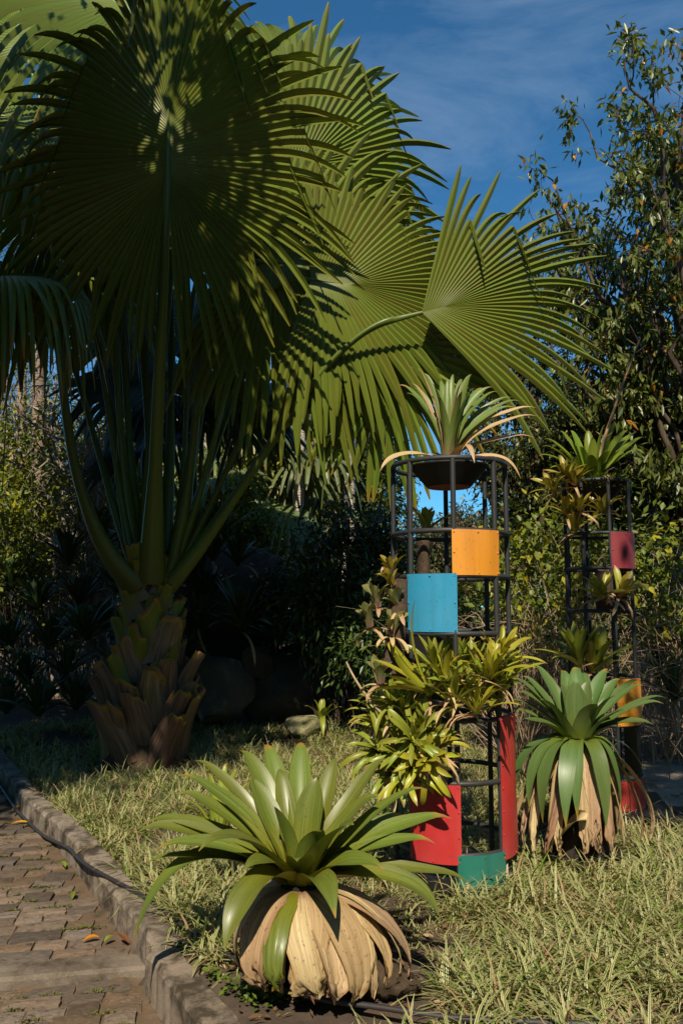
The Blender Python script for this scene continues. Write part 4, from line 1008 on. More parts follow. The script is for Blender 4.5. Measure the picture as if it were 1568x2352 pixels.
# small bromeliads: shared leaves, each plant its own object
def leaf_variant(L, W, phi0, phi1, mat, seed, cup=.35, shoulder=.72):
    r = np.random.default_rng(seed); n = 14; s = np.linspace(0, 1, n); phi = phi0 + (phi1 - phi0) * s ** 1.4
    x = np.r_[0, np.cumsum(np.sin((phi[1:] + phi[:-1]) / 2))] * L / (n - 1); z = np.r_[0, np.cumsum(np.cos((phi[1:] + phi[:-1]) / 2))] * L / (n - 1)
    p = np.stack([x + .012, r.normal(0, .02) * np.sin(s * 3) * L, z], 1); mbl = MB()
    ribbon(mbl, p, strap_w(s, W, .8, shoulder, 2.0), np.array([0, 1.0, 0]), np.interp(s, [0, .5, 1], [cup, cup * .6, .08]), 5, twist=r.normal(0, .25) * s)
    return mbl.mesh('leaf', mat)
LV = {}
def lib(mat, L, W, kind='open', tag_=''):
    key = (mat, L, W, kind)
    if key not in LV:
        sets = {'open': ((.05, .25), (.15, .5), (.3, .8), (.5, 1.15), (.75, 1.6)), 'vase': ((.05, .15), (.08, .5), (.1, .9), (.12, 1.3)), 'wild': ((.15, .6), (.4, 1.2), (.7, 1.8), (1.0, 2.4), (1.3, 2.7))}[kind]
        LV[key] = [leaf_variant(L * (.8 + .1 * i) if kind != 'vase' else L, W, a, b, M[mat], 100 + 7 * i + len(LV), .5 if kind == 'vase' else .35, .8 if kind == 'vase' else .7) for i, (a, b) in enumerate(sets)]
    return LV[key]
def small_brom(loc_, label, mat, L, W, n, tilt=(0, 0), seed=0, kind='open', group=None, dry=3, name='small_bromeliad'):
    r = np.random.default_rng(seed); t = empty(name, loc_, label, 'bromeliad', group)
    t.rotation_euler = (tilt[0], tilt[1], r.uniform(0, 6.28))
    t.rotation_euler = (Matrix.Rotation(tilt[1], 3, 'Y') @ Matrix.Rotation(tilt[0], 3, 'X') @ Matrix.Rotation(r.uniform(0, 6.28), 3, 'Z')).to_euler()
    vs_ = lib(mat, L, W, kind)
    for i in range(n):
        me = vs_[min(len(vs_) - 1, int(len(vs_) * (i / n) ** .9))]
        o = link('leaf', me, t); o.rotation_euler = (r.normal(0, .08), r.normal(0, .1), i * 2.4 + r.normal(0, .2)); sc = r.uniform(.8, 1.12); o.scale = (sc, sc * r.uniform(.9, 1.15), sc)
    dl = lib('straw', round(L * .85, 3), round(W * .55, 3), 'wild')
    for i in range(dry):
        o = link('dry_leaf', dl[3 + i % 2], t); o.rotation_euler = (r.normal(0, .2), r.uniform(.1, .6), r.uniform(0, 6.28)); o.location = (0, 0, -.015)
    return t
GA, GB, GC = 'bromeliads crowding the near tower middle', 'bromeliads hanging from the near tower lower left', 'banded vase bromeliads on the fibre post'
A_ = [(985, 1600, 4.92, 'tall yellow-green bromeliad at the left end of the near tower middle clump'), (1020, 1570, 4.86, 'bromeliad with a pale broad leaf, above the left red panel pole'), (1062, 1600, 4.84, 'largest green bromeliad in the middle of the near tower clump'), (1108, 1590, 4.88, 'green bromeliad below the square opening under the yellow panel'), (1140, 1520, 5.00, 'bromeliad with dry drooping tip beside the right tower pole'), (1150, 1610, 4.98, 'yellowish bromeliad over the right red panel top'), (1085, 1545, 5.14, 'upright green bromeliad at the back of the tower clump'), (1095, 1640, 4.76, 'low bromeliad hanging over the ring left of the red panel'), (1045, 1530, 5.19, 'narrow bromeliad behind the clump, under the blue panel corner'), (1000, 1545, 4.99, 'dark green bromeliad in front of the black board'), (1125, 1560, 4.84, 'bright bromeliad crowding the clump right of centre'), (1040, 1620, 4.76, 'bromeliad with hanging straw leaves over the ring'), (1165, 1560, 5.06, 'bromeliad leaning out past the right outer pole')]
for i, (u, v, d, lb) in enumerate(A_):
    small_brom(P(u, v, d), lb, 'smallg' if i % 3 != 1 else 'small', .24, .032, 20, (rng.uniform(-.1, .45), rng.uniform(-.25, .25)), 200 + i, 'open', GA, 4)
B_ = [(890, 1690, 5.09, 'green bromeliad at upper left of the low hanging clump'), (930, 1650, 4.96, 'bromeliad with bright upright leaf topping the low hanging clump'), (985, 1685, 4.86, 'bromeliad at the right of the low hanging clump, near the pole'), (920, 1740, 4.86, 'bromeliad in the middle of the low hanging clump'), (975, 1745, 4.80, 'golden drooping bromeliad just above the left red panel'), (1000, 1720, 4.84, 'golden bromeliad with leaves over the pole above red panel'), (870, 1650, 5.24, 'yellow-leaved bromeliad at the far left edge of tower'), (900, 1780, 4.92, 'lowest bromeliad of the hanging clump, with straw roots'), (950, 1700, 4.80, 'bromeliad at the heart of the low hanging clump'), (870, 1725, 4.99, 'bromeliad jutting out left of the low hanging clump'), (940, 1785, 4.80, 'golden bromeliad drooping onto the left red panel edge'), (905, 1620, 5.09, 'narrow-leaved bromeliad where the runner stem arrives')]
for i, (u, v, d, lb) in enumerate(B_):
    small_brom(P(u, v, d), lb, 'small' if i in (4, 5, 6, 10) else 'smallg', .23, .034, 20, (rng.uniform(.3, 1.2) if i > 2 else .35, rng.uniform(-.5, .2)), 230 + i, 'open' if i < 3 else 'wild', GB, 5)
small_brom(P(985, 1590, 4.82), 'bromeliad with two very long strap leaves arching left', 'small', .46, .05, 8, (.1, -.9), 260, 'open', None, 2)
V_ = [(905, 1345, 5.09, 'yellow banded vase bromeliad at the top of the fibre post', 'gold'), (915, 1400, 5.09, 'banded bromeliad with brown sheath beside the blue panel', 'vase'), (868, 1395, 5.09, 'slim grey-green vase bromeliad left of the fibre post', 'vase'), (850, 1440, 5.09, 'purplish vase bromeliad hanging at far left of fibre post', 'vase'), (900, 1460, 5.06, 'small pale vase bromeliad against the fibre post', 'vase'), (875, 1570, 5.04, 'grey flaring vase bromeliad below the fibre post', 'vase')]
for i, (u, v, d, lb, mt) in enumerate(V_):
    small_brom(P(u, v, d), lb, mt, .17 if i else .14, .05, 9, (.15, rng.uniform(-.5, .2)), 280 + i, 'vase', GC, 3, 'vase_bromeliad')
small_brom(P(900, 1310, 5.14), 'small golden striped bromeliad crowning the fibre post', 'gold', .13, .035, 12, (.1, -.1), 291, 'open', GC, 2, 'vase_bromeliad')
# bare runner stem that reaches down to the clump
mb = MB(); rs = bez(P(795, 1520, 5.14), P(830, 1600, 5.09), P(900, 1660, 5.04), 14); tube(mb, rs, np.linspace(.006, .012, 14), 6); tag(mb.obj('runner_stem', M['drystem']), 'thin bare runner stem slanting down to the low clump', 'stem')
# tree-fern fibre posts
def post(p0, p1, r0, r1, label, sq=1.0):
    mbp = MB(); n = 14; pts = p0 + (p1 - p0) * np.linspace(0, 1, n)[:, None]; tube(mbp, pts, np.linspace(r0, r1, n) * (1 + .05 * rng.normal(size=n)), 16, sq)
    o = mbp.obj('fibre_post', M['xaxim']); return tag(o, label, 'fern fibre')
post(P(900, 1545, 5.12), P(922, 1330, 5.12), .075, .05, 'dark hanging fibre post left of the blue panel')
post(P(972, 1330, 5.64), P(972, 1243, 5.64), .085, .085, 'speckled dark fibre block hanging inside the near tower', .5)
small_brom(P(980, 1222, 5.56), 'olive bromeliad on the fibre block inside the near tower', 'smallg', .21, .055, 11, (.1, .0), 300, 'open', None, 0)
mb = MB(); o = None
for k, (a, b) in enumerate((((944, 1205), (938, 1146)), ((950, 1205), (957, 1165)))): tube(mb, bez(P(*a, 5.59), P((a[0] + b[0]) / 2 + 3, (a[1] + b[1]) / 2, 5.59), P(*b, 5.59), 8), .003, 6)
tag(mb.obj('dry_twig', M['charred']), 'two thin black twigs sticking up inside the near tower', 'twig')
# plants on the far tower
GD = 'golden bromeliads hanging on the far tower left side'
for i, (u, v, lb) in enumerate(((1300, 1100, 'pinkish-tipped golden bromeliad at the far bowl left edge'), (1275, 1130, 'golden bromeliad sticking out left of the far bowl'), (1320, 1115, 'golden bromeliad tucked below the far bowl rim'), (1300, 1185, 'pale golden bromeliad left of the far tower top opening'), (1330, 1175, 'upright golden bromeliad on the far tower left pole'), (1385, 1180, 'dark olive bromeliad inside the far tower top opening'), (1322, 1220, 'lowest golden bromeliad of the far tower, with dry roots'))):
    small_brom(P(u, v, 6.62 if i != 5 else 6.75), lb, 'gold', .20, .042, 14, (.25, rng.uniform(-.5, .0)), 310 + i, 'open', GD, 3)
post(P(1318, 1165, 6.72), P(1322, 1118, 6.72), .04, .04, 'short fibre post among the golden bromeliads')
post(P(1385, 1400, 6.72), P(1385, 1312, 6.72), .09, .10, 'fibre block hung on a wire in the far tower', .6)
mb = MB(); a = np.linspace(-.4, 3.5, 16); tube(mb, P(1382, 1296, 6.62) + np.stack([.04 * np.cos(a), 0 * a, .055 * np.sin(a)], 1), .004, 6); tag(mb.obj('wire_hook', M['drystem']), 'thin pale wire hook over the fibre block', 'wire')
for i, (u, v, tl, lb) in enumerate(((1380, 1375, -.2, 'olive bromeliad on the left of the wired fibre block'), (1420, 1370, .4, 'olive bromeliad on the right of the wired fibre block'))):
    small_brom(P(u, v, 6.58), lb, 'gold' if i else 'small', .22, .05, 12, (.5, tl), 320 + i, 'open', 'bromeliads on the wired fibre block', 5)
for i, (u, v, d, lb) in enumerate(((1330, 1530, 6.6, 'bright green bromeliad behind the hanging giant, left one'), (1362, 1545, 6.7, 'bright green bromeliad behind the hanging giant, right one'))):
    small_brom(P(u, v, d), lb, 'smallg', .40, .06, 18, (.1, -.2 + .3 * i), 330 + i, 'open', 'bromeliads rising behind the hanging giant', 2)

# ------------------------------------------------------------------ rocks and shade plants
def rock(u, v, d, size, label, mat, seed, rot=0, z=None, name='boulder'):
    r = np.random.default_rng(seed); bm = bmesh.new(); bmesh.ops.create_icosphere(bm, subdivisions=4, radius=1.0)
    for k in range(15):
        n = Vector(unit(r.normal(size=3))); dd = r.uniform(.62, .88)
        for vv in bm.verts:
            e = vv.co.dot(n) - dd
            if e > 0: vv.co -= n * e * .96
    from mathutils import noise as mn
    for vv in bm.verts: vv.co *= 1 + .05 * mn.noise(vv.co * 2.3 + Vector((seed, 0, 0))) + .018 * mn.noise(vv.co * 8)
    bmesh.ops.scale(bm, vec=size, verts=bm.verts)
    me = bpy.data.meshes.new(name); bm.to_mesh(me); bm.free(); me.materials.append(mat)
    for f in me.polygons: f.use_smooth = True
    o = link(name, me); c = P(u, v, d); o.location = (c[0], c[1], c[2] if z is None else z); o.rotation_euler.z = rot
    return tag(o, label, 'rock')
rock(505, 1590, 11.6, (.52, .5, .62), 'rounded boulder with yellow-green lichen right of the palm trunk', M['rock'], 1)
rock(650, 1600, 11.9, (.62, .5, .55), 'dark boulder between the lichen boulder and the shrub', M['rock_dark'], 2)
rock(590, 1525, 11.7, (.24, .22, .30), 'small grey upright stone wedged on top of the dark boulders', M['rock_dark'], 3)
rock(700, 1668, 10.75, (.36, .26, .17), 'low flat stone at the edge of the ground cover', M['rock'], 4, .3)
rock(760, 1520, 13.2, (.85, .5, .75), 'sunlit tan boulder behind the dark shrub', M['rock_tan'], 5)
rock(500, 1400, 13.4, (1.3, .8, 1.5), 'great dark boulder under the cascading bromeliads', M['rock_dark'], 6)
rock(680, 1560, 12.6, (.8, .4, .6), 'leaning slab of dark rock behind the small stone', M['rock_dark'], 7, .5)
brom_tips('rock_plant', 'fresh green broad-leaved young plant on the low stone', P(738, 1650, 10.7), 10.7, [(700, 1620, -.1, .09, .15), (720, 1605, 0, .09, .1), (742, 1602, .1, .10, .1), (775, 1610, 0, .09, .1), (785, 1622, -.1, .07, .15), (750, 1625, -.25, .08, .2), (742, 1695, -.35, .08, .4)], M['smallg'], 'plant', rootr=.02)
GS = 'dark strap-leaved bromeliads in the shade'
SB = [(240, 1260, 12.4, .75, 'dark bromeliad at the top of the bank, left of the trunk'), (160, 1300, 12.8, .75, 'dark bromeliad on the left bank behind the ringed tree'), (110, 1490, 11.2, .62, 'dark bromeliad with grey-green leaves halfway down the left bank'), (200, 1470, 11.0, .60, 'dark bromeliad close to the left side of the palm trunk'), (90, 1645, 10.4, .62, 'dark bromeliad at the foot of the left bank'), (15, 1640, 10.9, .60, 'dark bromeliad cut by the left picture edge'), (175, 1630, 10.6, .55, 'dark bromeliad between bank foot and trunk stubs'), (20, 1500, 11.8, .65, 'half-lit bromeliad low at the left picture edge'), (90, 1400, 12.2, .62, 'bromeliad with sunlit arching leaves at the left'),
      (505, 1240, 12.3, .70, 'dark spiky bromeliad high on the great boulder'), (490, 1290, 12.0, .62, 'bromeliad with trailing leaves over the great boulder'), (545, 1300, 12.2, .6, 'cascading bromeliad at the right shoulder of great boulder'), (555, 1450, 11.6, .78, 'wide dark bromeliad above the upright stone'), (455, 1440, 11.8, .6, 'dark bromeliad beside the trunk on its right'), (640, 1480, 12.2, .6, 'dark bromeliad right of the upright stone, near the shrub'), (430, 1520, 11.4, .45, 'small dark bromeliad squeezed behind the trunk'), (60, 1570, 10.9, .55, 'dark bromeliad in the deepest shade of the left bank'), (150, 1560, 10.9, .55, 'dark bromeliad with drooping outer leaves low on left bank'), (320, 1280, 12.6, .7, 'dark bromeliad tips rising directly behind the trunk top'), (270, 1360, 11.9, .62, 'dark bromeliad right against the trunk, below the bank top'), (180, 1390, 12.0, .62, 'dark bromeliad in the middle of the left bank'), (250, 1450, 11.5, .55, 'dark bromeliad hidden behind the trunk stubs on the left'), (30, 1350, 12.9, .62, 'dark bromeliad under the bright shrub at left edge'), (350, 1380, 12.0, .6, 'dark bromeliad almost hidden behind the trunk'), (480, 1380, 12.2, .6, 'dark bromeliad on the shaded face of the great boulder')]
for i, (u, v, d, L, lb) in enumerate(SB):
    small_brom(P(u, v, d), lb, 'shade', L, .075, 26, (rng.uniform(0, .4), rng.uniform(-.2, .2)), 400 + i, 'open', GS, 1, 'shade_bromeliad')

# ------------------------------------------------------------------ trees and shrubs
def rough(p0, p1, n, amp, r):
    t = np.linspace(0, 1, n)[:, None]; p = p0 + (p1 - p0) * t
    w = np.cumsum(r.normal(0, 1, (n, 3)), 0); w -= w[0] + (w[-1] - w[0]) * t
    return p + w * amp * np.linalg.norm(p1 - p0) / math.sqrt(n)
def tree(name, label, base, cen, rad, n_limb, n_twig, n_leaf, leaf, trunk_r, lmat, bmat, seed, group=None, amp=.06, sub=4, cluster=.35, hang=.2, cat='tree', trunk_top=None, k=8, low=-.5, fill=1.0, tw=1.0):
    """tapered trunk, limbs that split into branches and twigs, and leaves in clumps round the twigs"""
    r = np.random.default_rng(seed); base = np.asarray(base, float); cen = np.asarray(cen, float); rad = np.asarray(rad, float)
    t = empty(name, base, label, cat, group); wood = MB(); ends = []
    top = cen + np.array([0, 0, rad[2] * .35]) if trunk_top is None else np.asarray(trunk_top, float)
    tr = rough(base + np.array([0, 0, -.3]), top, 16, amp * .6, r); tube(wood, tr - base, trunk_r * (1 - .8 * np.linspace(0, 1, 16) ** 1.3), k)
    for i in range(n_limb):
        d = unit(r.normal(size=3)); d[2] = max(d[2], low); d = unit(d)
        tgt = cen + d * rad * r.uniform(.72, 1.08)
        h = np.clip((tgt[2] - base[2]) / max(top[2] - base[2], .1) * .75 - r.uniform(.05, .3), .25, .92); a = tr[int(h * 15)]
        lp = rough(a, tgt, 10, amp * 1.5, r); lp[1:-1, 2] += .08 * np.linalg.norm(tgt - a) * np.sin(np.linspace(0, 3.14, 8))
        lr = trunk_r * .42 * (1 - .85 * np.linspace(0, 1, 10)) + .006; tube(wood, lp - base, lr, 6, close=False)
        for j in range(n_twig):
            b = lp[r.integers(3, 10)]; e = b + unit(r.normal(size=3) + (b - cen) / rad * .5) * rad * r.uniform(.18, .42)
            q = rough(b, e, 6, amp * 2, r); tube(wood, q - base, np.linspace(.30, .08, 6) * lr[0] * .6 + .003 * tw, 4, close=False)
            for m in range(sub):
                b2 = q[r.integers(2, 6)]; e2 = b2 + unit(r.normal(size=3)) * rad.mean() * r.uniform(.08, .2)
                q2 = rough(b2, e2, 4, amp * 2, r); tube(wood, q2 - base, np.array([.006, .005, .004, .003]) * tw, 3, close=False); ends.append(q2[-1]); ends.append(q2[2])
    wood.obj('trunk', M[bmat], t)
    if n_leaf:
        ends = np.array(ends); n = n_leaf
        ci = r.integers(0, len(ends), n); sz = r.uniform(.5, 1.2, len(ends))
        pos = ends[ci] + r.normal(0, cluster, (n, 3)) * sz[ci][:, None] * np.array([1, 1, .75])
        D = unit(r.normal(size=(n, 3)) + np.array([0, 0, -hang * 2.5]) + (pos - cen) / rad * .4)
        N = unit(np.array([0, 0, 1.0]) + r.normal(0, .55, (n, 3)) + np.asarray(to_sun) * .3)
        fol = MB(); leaf_cloud(fol, pos - base, D, N, r.uniform(.7, 1.25, n) * leaf[0], r.uniform(.75, 1.2, n) * leaf[1])
        fol.obj('crown', M[lmat], t)
    return t
M['brownbark'] = bark_mat('brown_bark', (0.06, 0.042, 0.03), (0.14, 0.10, 0.075), 7)
M['lf_right'] = leaf_mat('right_tree_leaf', (.10, .13, .024), (.19, .205, .045), (.42, .18, .02), .35, .22, .035, 2.2)
M['lf_dark'] = leaf_mat('dark_tree_leaf', (.06, .08, .016), (.13, .15, .03), (.26, .23, .06), .45, .2, .1, 1.1)
M['lf_mid'] = leaf_mat('mid_tree_leaf', (.075, .115, .02), (.14, .18, .035), (.22, .2, .05), .45, .25, .12, 1.0)
M['lf_yel'] = leaf_mat('yellow_green_leaf', (.14, .19, .02), (.24, .27, .03), (.36, .32, .02), .45, .3, .15, 1.5)
M['lf_shrub'] = leaf_mat('glossy_shrub_leaf', (.045, .08, .022), (.075, .12, .03), (.13, .18, .035), .28, .18, .12, 1.6)
M['lf_mango'] = leaf_mat('mango_leaf', (.06, .085, .025), (.10, .12, .035), (.22, .11, .06), .5, .15, .25, .6)
M['lf_red'] = leaf_mat('reddish_leaf', (.05, .03, .02), (.09, .06, .025), (.13, .05, .03), .5, .15, .3, 1.2)
M['lf_dry'] = leaf_mat('dry_foliage', (.16, .12, .06), (.22, .18, .08), (.15, .17, .05), .7, .2, .3, 1.2)
def zg(x, y): return gz1(x, y)
def at_ground(u, d): x = P(u, 1400, d)[0]; return np.array([x, d, zg(x, d)])

# right-hand tall tree with open crown
RT = P(1640, 1300, 14.5); RT[2] = zg(RT[0], 14.5)
tree('broadleaf_tree', 'tall open-crowned tree with drooping leaf clusters against the sky at upper right', RT, P(1455, 530, 14.3), (2.3, 1.9, 3.3), 34, 8, 17500, (.20, .075), .16, 'lf_right', 'brownbark', 11, amp=.07, sub=4, cluster=.115, hang=.5, trunk_top=P(1600, 120, 14.2))
tree('broadleaf_tree', 'bushy lower part of the right side foliage with pale limbs', P(1520, 1350, 16.5) * np.array([1, 1, 0]), P(1500, 930, 16.5), (2.3, 1.8, 1.9), 14, 6, 3600, (.19, .075), .16, 'lf_right', 'greybark', 12, amp=.09, sub=4, cluster=.2, hang=.4)
# dark epiphyte-laden trees behind the towers
tree('dark_tree', 'tall dark tree with shaggy trunk behind the near tower bowl', at_ground(1205, 15.5), P(1220, 905, 15.5), (1.5, 1.3, 1.7), 16, 7, 13000, (.13, .05), .22, 'lf_dark', 'darkbark', 21, amp=.08, sub=4, cluster=.2, low=-.9)
tree('dark_tree', 'second dark trunk draped with foliage right of the near tower', at_ground(1265, 16.5), P(1310, 1080, 16.5), (1.5, 1.3, 2.0), 16, 7, 13000, (.14, .05), .18, 'lf_dark', 'darkbark', 22, amp=.08, sub=4, cluster=.22, low=-.9)
tree('dark_tree', 'dense dark tree directly behind the far tower', at_ground(1420, 18), P(1420, 1150, 18), (2.2, 1.5, 2.2), 18, 7, 15000, (.16, .06), .18, 'lf_dark', 'darkbark', 23, amp=.08, sub=4, cluster=.26, low=-.9)
tree('red_tree', 'dark reddish-leaved tree at the right picture edge', at_ground(1600, 14), P(1600, 1010, 14), (.75, .8, .9), 14, 6, 6000, (.12, .05), .12, 'lf_red', 'darkbark', 24, sub=4, cluster=.16, low=-.9)
tree('mid_tree', 'green tree with sky beside it, left of the near tower', at_ground(850, 24), P(835, 1130, 24), (1.7, 1.4, 2.6), 20, 7, 17000, (.20, .08), .2, 'lf_mid', 'greybark', 25, sub=4, cluster=.28, low=-.9)
tree('mango_tree', 'far rounded tree with russet shoots seen through the near tower', at_ground(1060, 46), P(1060, 1283, 46), (3.4, 3.0, 2.9), 26, 8, 22000, (.34, .11), .35, 'lf_mango', 'darkbark', 26, sub=4, cluster=.42, low=-.3)
tree('mid_tree', 'middle green tree behind the white palm trunks', at_ground(720, 26), P(720, 1080, 26), (2.3, 1.8, 2.8), 20, 7, 17000, (.22, .08), .2, 'lf_mid', 'greybark', 27, sub=4, cluster=.32, low=-.9)
# left-hand woodland
def bare_tree(u, d, top_v, label, seed, spread=1.4, leaves=900, lm='lf_yel', lean=0, tr=.10):
    b = at_ground(u, d); c = P(u + lean, top_v, d); h = (c[2] - b[2])
    return tree('bare_tree', label, b, b + np.array([c[0] - b[0], 0, h * .66]), (spread, spread * .8, h * .42), 14, 6, leaves, (.11, .05), tr, lm, 'greybark', seed, amp=.13, sub=5, cluster=.22, low=-.6, k=8, trunk_top=c, tw=1.5)
bare_tree(200, 24, 660, 'tall twiggy tree far behind the left stalks', 401, 3.2, 2500, 'lf_dry')
bare_tree(20, 24, 640, 'tall twiggy tree at the far left behind the trunks', 402, 3.0, 3500, 'lf_mid')
bare_tree(420, 27, 660, 'tall twiggy tree behind the central stalk', 403, 3.4, 2500, 'lf_dry')
bare_tree(225, 13.6, 830, 'pale crooked tree with many bare limbs left of the stalks', 404, 1.5, 900)
bare_tree(150, 14.6, 880, 'pale thin-limbed tree just right of the ringed trunk', 405, 1.2, 700)
bare_tree(130, 17, 860, 'slender pale-branched tree right of the ringed trunk', 41, 1.7, 1600)
bare_tree(270, 18, 840, 'bare twiggy tree seen between the left palm stalks', 42, 2.2, 700)
bare_tree(30, 16, 850, 'bare branching tree at the left edge', 43, 1.6, 1500)
bare_tree(330, 19, 1000, 'low crooked pale-limbed tree left of the palm trunk', 44, 1.8, 1500)
bare_tree(500, 21, 700, 'bare tree with yellowish leaves between the palm stalks', 45, 2.2, 2500)
bare_tree(760, 30, 760, 'leafless tree far behind the white palm trunks', 46, 3.2, 700, 'lf_dry')
tree('yellow_tree', 'yellow-green small tree lit behind the blue-green palm', at_ground(540, 17.5), P(520, 1120, 17.5), (1.1, 1.0, 1.3), 14, 6, 6000, (.12, .06), .1, 'lf_yel', 'greybark', 47, sub=4, cluster=.2, low=-.9)
tree('mid_tree', 'leafy green tree in the left background behind ringed trunk', at_ground(60, 21), P(70, 1120, 21), (2.6, 1.6, 2.4), 18, 7, 13000, (.17, .07), .16, 'lf_mid', 'greybark', 48, sub=4, cluster=.3, low=-.9)
tree('mid_tree', 'leafy green tree in the left background behind crooked limbs', at_ground(300, 23), P(300, 1150, 23), (2.6, 1.6, 2.0), 18, 7, 12000, (.17, .07), .16, 'lf_mid', 'greybark', 49, sub=4, cluster=.3, low=-.9)
tree('dark_tree', 'dim woodland tree far left between trunks', at_ground(180, 28), P(190, 1180, 28), (4.0, 1.8, 2.6), 20, 7, 12000, (.22, .09), .2, 'lf_dark', 'greybark', 50, sub=4, cluster=.4, low=-.9)
tree('dark_tree', 'dim woodland tree far behind the fan palm trunk', at_ground(520, 30), P(520, 1180, 30), (4.0, 1.8, 2.6), 20, 7, 12000, (.22, .09), .2, 'lf_dark', 'greybark', 51, sub=4, cluster=.4, low=-.9)
tree('dark_tree', 'dim woodland tree far right behind both towers', at_ground(1440, 30), P(1440, 1200, 30), (4.5, 1.8, 2.6), 20, 7, 12000, (.24, .09), .2, 'lf_dark', 'darkbark', 52, sub=4, cluster=.4, low=-.9)
tree('dark_tree', 'dim woodland tree at the far right edge', at_ground(1560, 26), P(1560, 1180, 26), (3.5, 1.8, 3.2), 20, 7, 12000, (.24, .09), .2, 'lf_dark', 'darkbark', 53, sub=4, cluster=.4, low=-.9)
# pale straight trunks
def feather_palm(u, d, r_, top_v, label, bark, seed, lean=0, R_=1.6, nf=9, mat='lf_mid'):
    b = at_ground(u, d); top = P(u + lean, top_v, d); t = empty('feather_palm', b, label, 'palm tree'); rr = np.random.default_rng(seed)
    mbp = MB(); n = 20; s = np.linspace(0, 1, n); pts = b + (top - b) * s[:, None]; pts[0, 2] -= .3; pts[:, 0] += .04 * np.sin(s * 7 + seed)
    tube(mbp, pts - b, r_ * (1.12 - .2 * s), 14); mbp.obj('trunk', M[bark], t)
    for i in range(nf):
        a = i * 2.4; e0 = top - b; d1 = np.array([math.cos(a), math.sin(a), 0])
        p = bez(e0, e0 + d1 * R_ * .5 + np.array([0, 0, R_ * rr.uniform(.4, .8)]), e0 + d1 * R_ * rr.uniform(.9, 1.1) + np.array([0, 0, -R_ * rr.uniform(.1, .6)]), 26)
        m = MB(); tube(m, p, np.linspace(.022, .006, 26), 5, close=False)
        k = np.repeat(np.arange(4, 26), 2); sg = np.tile([1, -1], 22); T = unit(np.gradient(p, axis=0))[k]; S = unit(np.cross(T, [0, 0, 1.0]))
        leaf_cloud(m, p[k], unit(T * .5 + S * sg[:, None] - np.array([0, 0, .35])), np.tile([0, 0, 1.0], (44, 1)), np.full(44, .45) * R_ / 1.6, np.full(44, .04))
        m.obj('frond', M[mat], t)
feather_palm(690, 17, .115, 640, 'straight white-barked palm trunk with dark ring marks', 'palebark', 71)
feather_palm(811, 20, .085, 640, 'slimmer pale palm trunk left of the near tower', 'palebark', 72, -6)
feather_palm(789, 22, .065, 700, 'thinnest grey palm trunk between the two pale ones', 'palebark', 73, 10)
feather_palm(80, 15.5, .125, 560, 'pinkish ringed palm trunk at the far left', 'pinkbark', 74, 18, 1.8)
feather_palm(50, 17, .10, 560, 'narrow pale trunk left of the pinkish ringed trunk', 'pinkbark', 75, 10, 1.8)
feather_palm(1138, 19, .09, 900, 'grey ringed trunk behind the yellow panel', 'palebark', 76, 0, 1.4, 7, 'lf_dark')

# shrubs
def shrub(label, base, cen, rad, n, leaf, mat, seed, n_stem=40, stem_r=.012, bmat='darkbark', shell=.4, name='shrub', hang=.3, clump=26, cs=.22):
    r = np.random.default_rng(seed); base = np.asarray(base, float); t = empty(name, base, label, 'shrub'); rad = np.asarray(rad, float)
    cl = unit(r.normal(size=(clump, 3))) * r.uniform(shell, 1, (clump, 1)) ** .6 * rad + cen
    w = MB()
    for i in range(n_stem):
        e = cl[i % clump] + r.normal(0, .1, 3); b = base + np.array([r.normal(0, rad[0] * .25), r.normal(0, rad[1] * .25), -.05]); p = rough(b, e, 9, .12, r); p[1:-1, 2] += .15 * np.sin(np.linspace(0, 3.1, 7)); tube(w, p - base, np.linspace(stem_r, stem_r * .25, 9), 5, close=False)
    w.obj('stems', M[bmat], t)
    ci = r.integers(0, clump, n); pos = cl[ci] + r.normal(0, 1, (n, 3)) * rad * cs; pos[:, 2] = np.maximum(pos[:, 2], base[2] + .05)
    D = unit(r.normal(size=(n, 3)) + np.array([0, 0, -hang * 2]) + (pos - cen) / rad * .5); N = unit(np.array([0, 0, 1.0]) + r.normal(0, .5, (n, 3)) + np.asarray(to_sun) * .4)
    m = MB(); leaf_cloud(m, pos - base, D, N, r.uniform(.7, 1.3, n) * leaf[0], r.uniform(.7, 1.2, n) * leaf[1]); m.obj('foliage', M[mat], t)
    return t
shrub('large dark glossy-leaved shrub between the boulders and near tower', at_ground(800, 11.6), P(805, 1350, 11.6), (.85, .9, 1.15), 9000, (.13, .042), 'lf_shrub', 81, 46, .016, shell=.15, clump=40)
shrub('shadowed glossy shrub left half above the small stone', at_ground(700, 12.8), P(700, 1420, 12.8), (.75, .7, .75), 5000, (.12, .04), 'lf_shrub', 82, 30, .014, shell=.15)
shrub('glossy shrub foot close behind the near tower left poles', at_ground(870, 10.2), P(870, 1500, 10.2), (.55, .6, .9), 3200, (.12, .04), 'lf_shrub', 83, 20, .012, shell=.1)
shrub('bright round-leaved shrub at the left picture edge', at_ground(10, 13.2), P(15, 1240, 13.2), (.55, .5, 1.0), 900, (.17, .075), 'lf_yel', 84, 16, .012)
shrub('bright green undergrowth behind the near tower', at_ground(1080, 12.5), P(1080, 1430, 12.5), (1.0, .8, .8), 4200, (.12, .045), 'lf_mid', 85, 30, .012, shell=.1)
shrub('yellow-green leafy climber tangle between the two towers', at_ground(1260, 8.9), P(1260, 1330, 8.9), (.75, .6, .9), 1700, (.10, .06), 'lf_yel', 86, 60, .008, 'drystem', .2)
shrub('yellow-green leafy scrub right of the far tower', at_ground(1530, 9.3), P(1535, 1330, 9.3), (.65, .7, .9), 1200, (.10, .06), 'lf_yel', 87, 60, .008, 'drystem', .2)
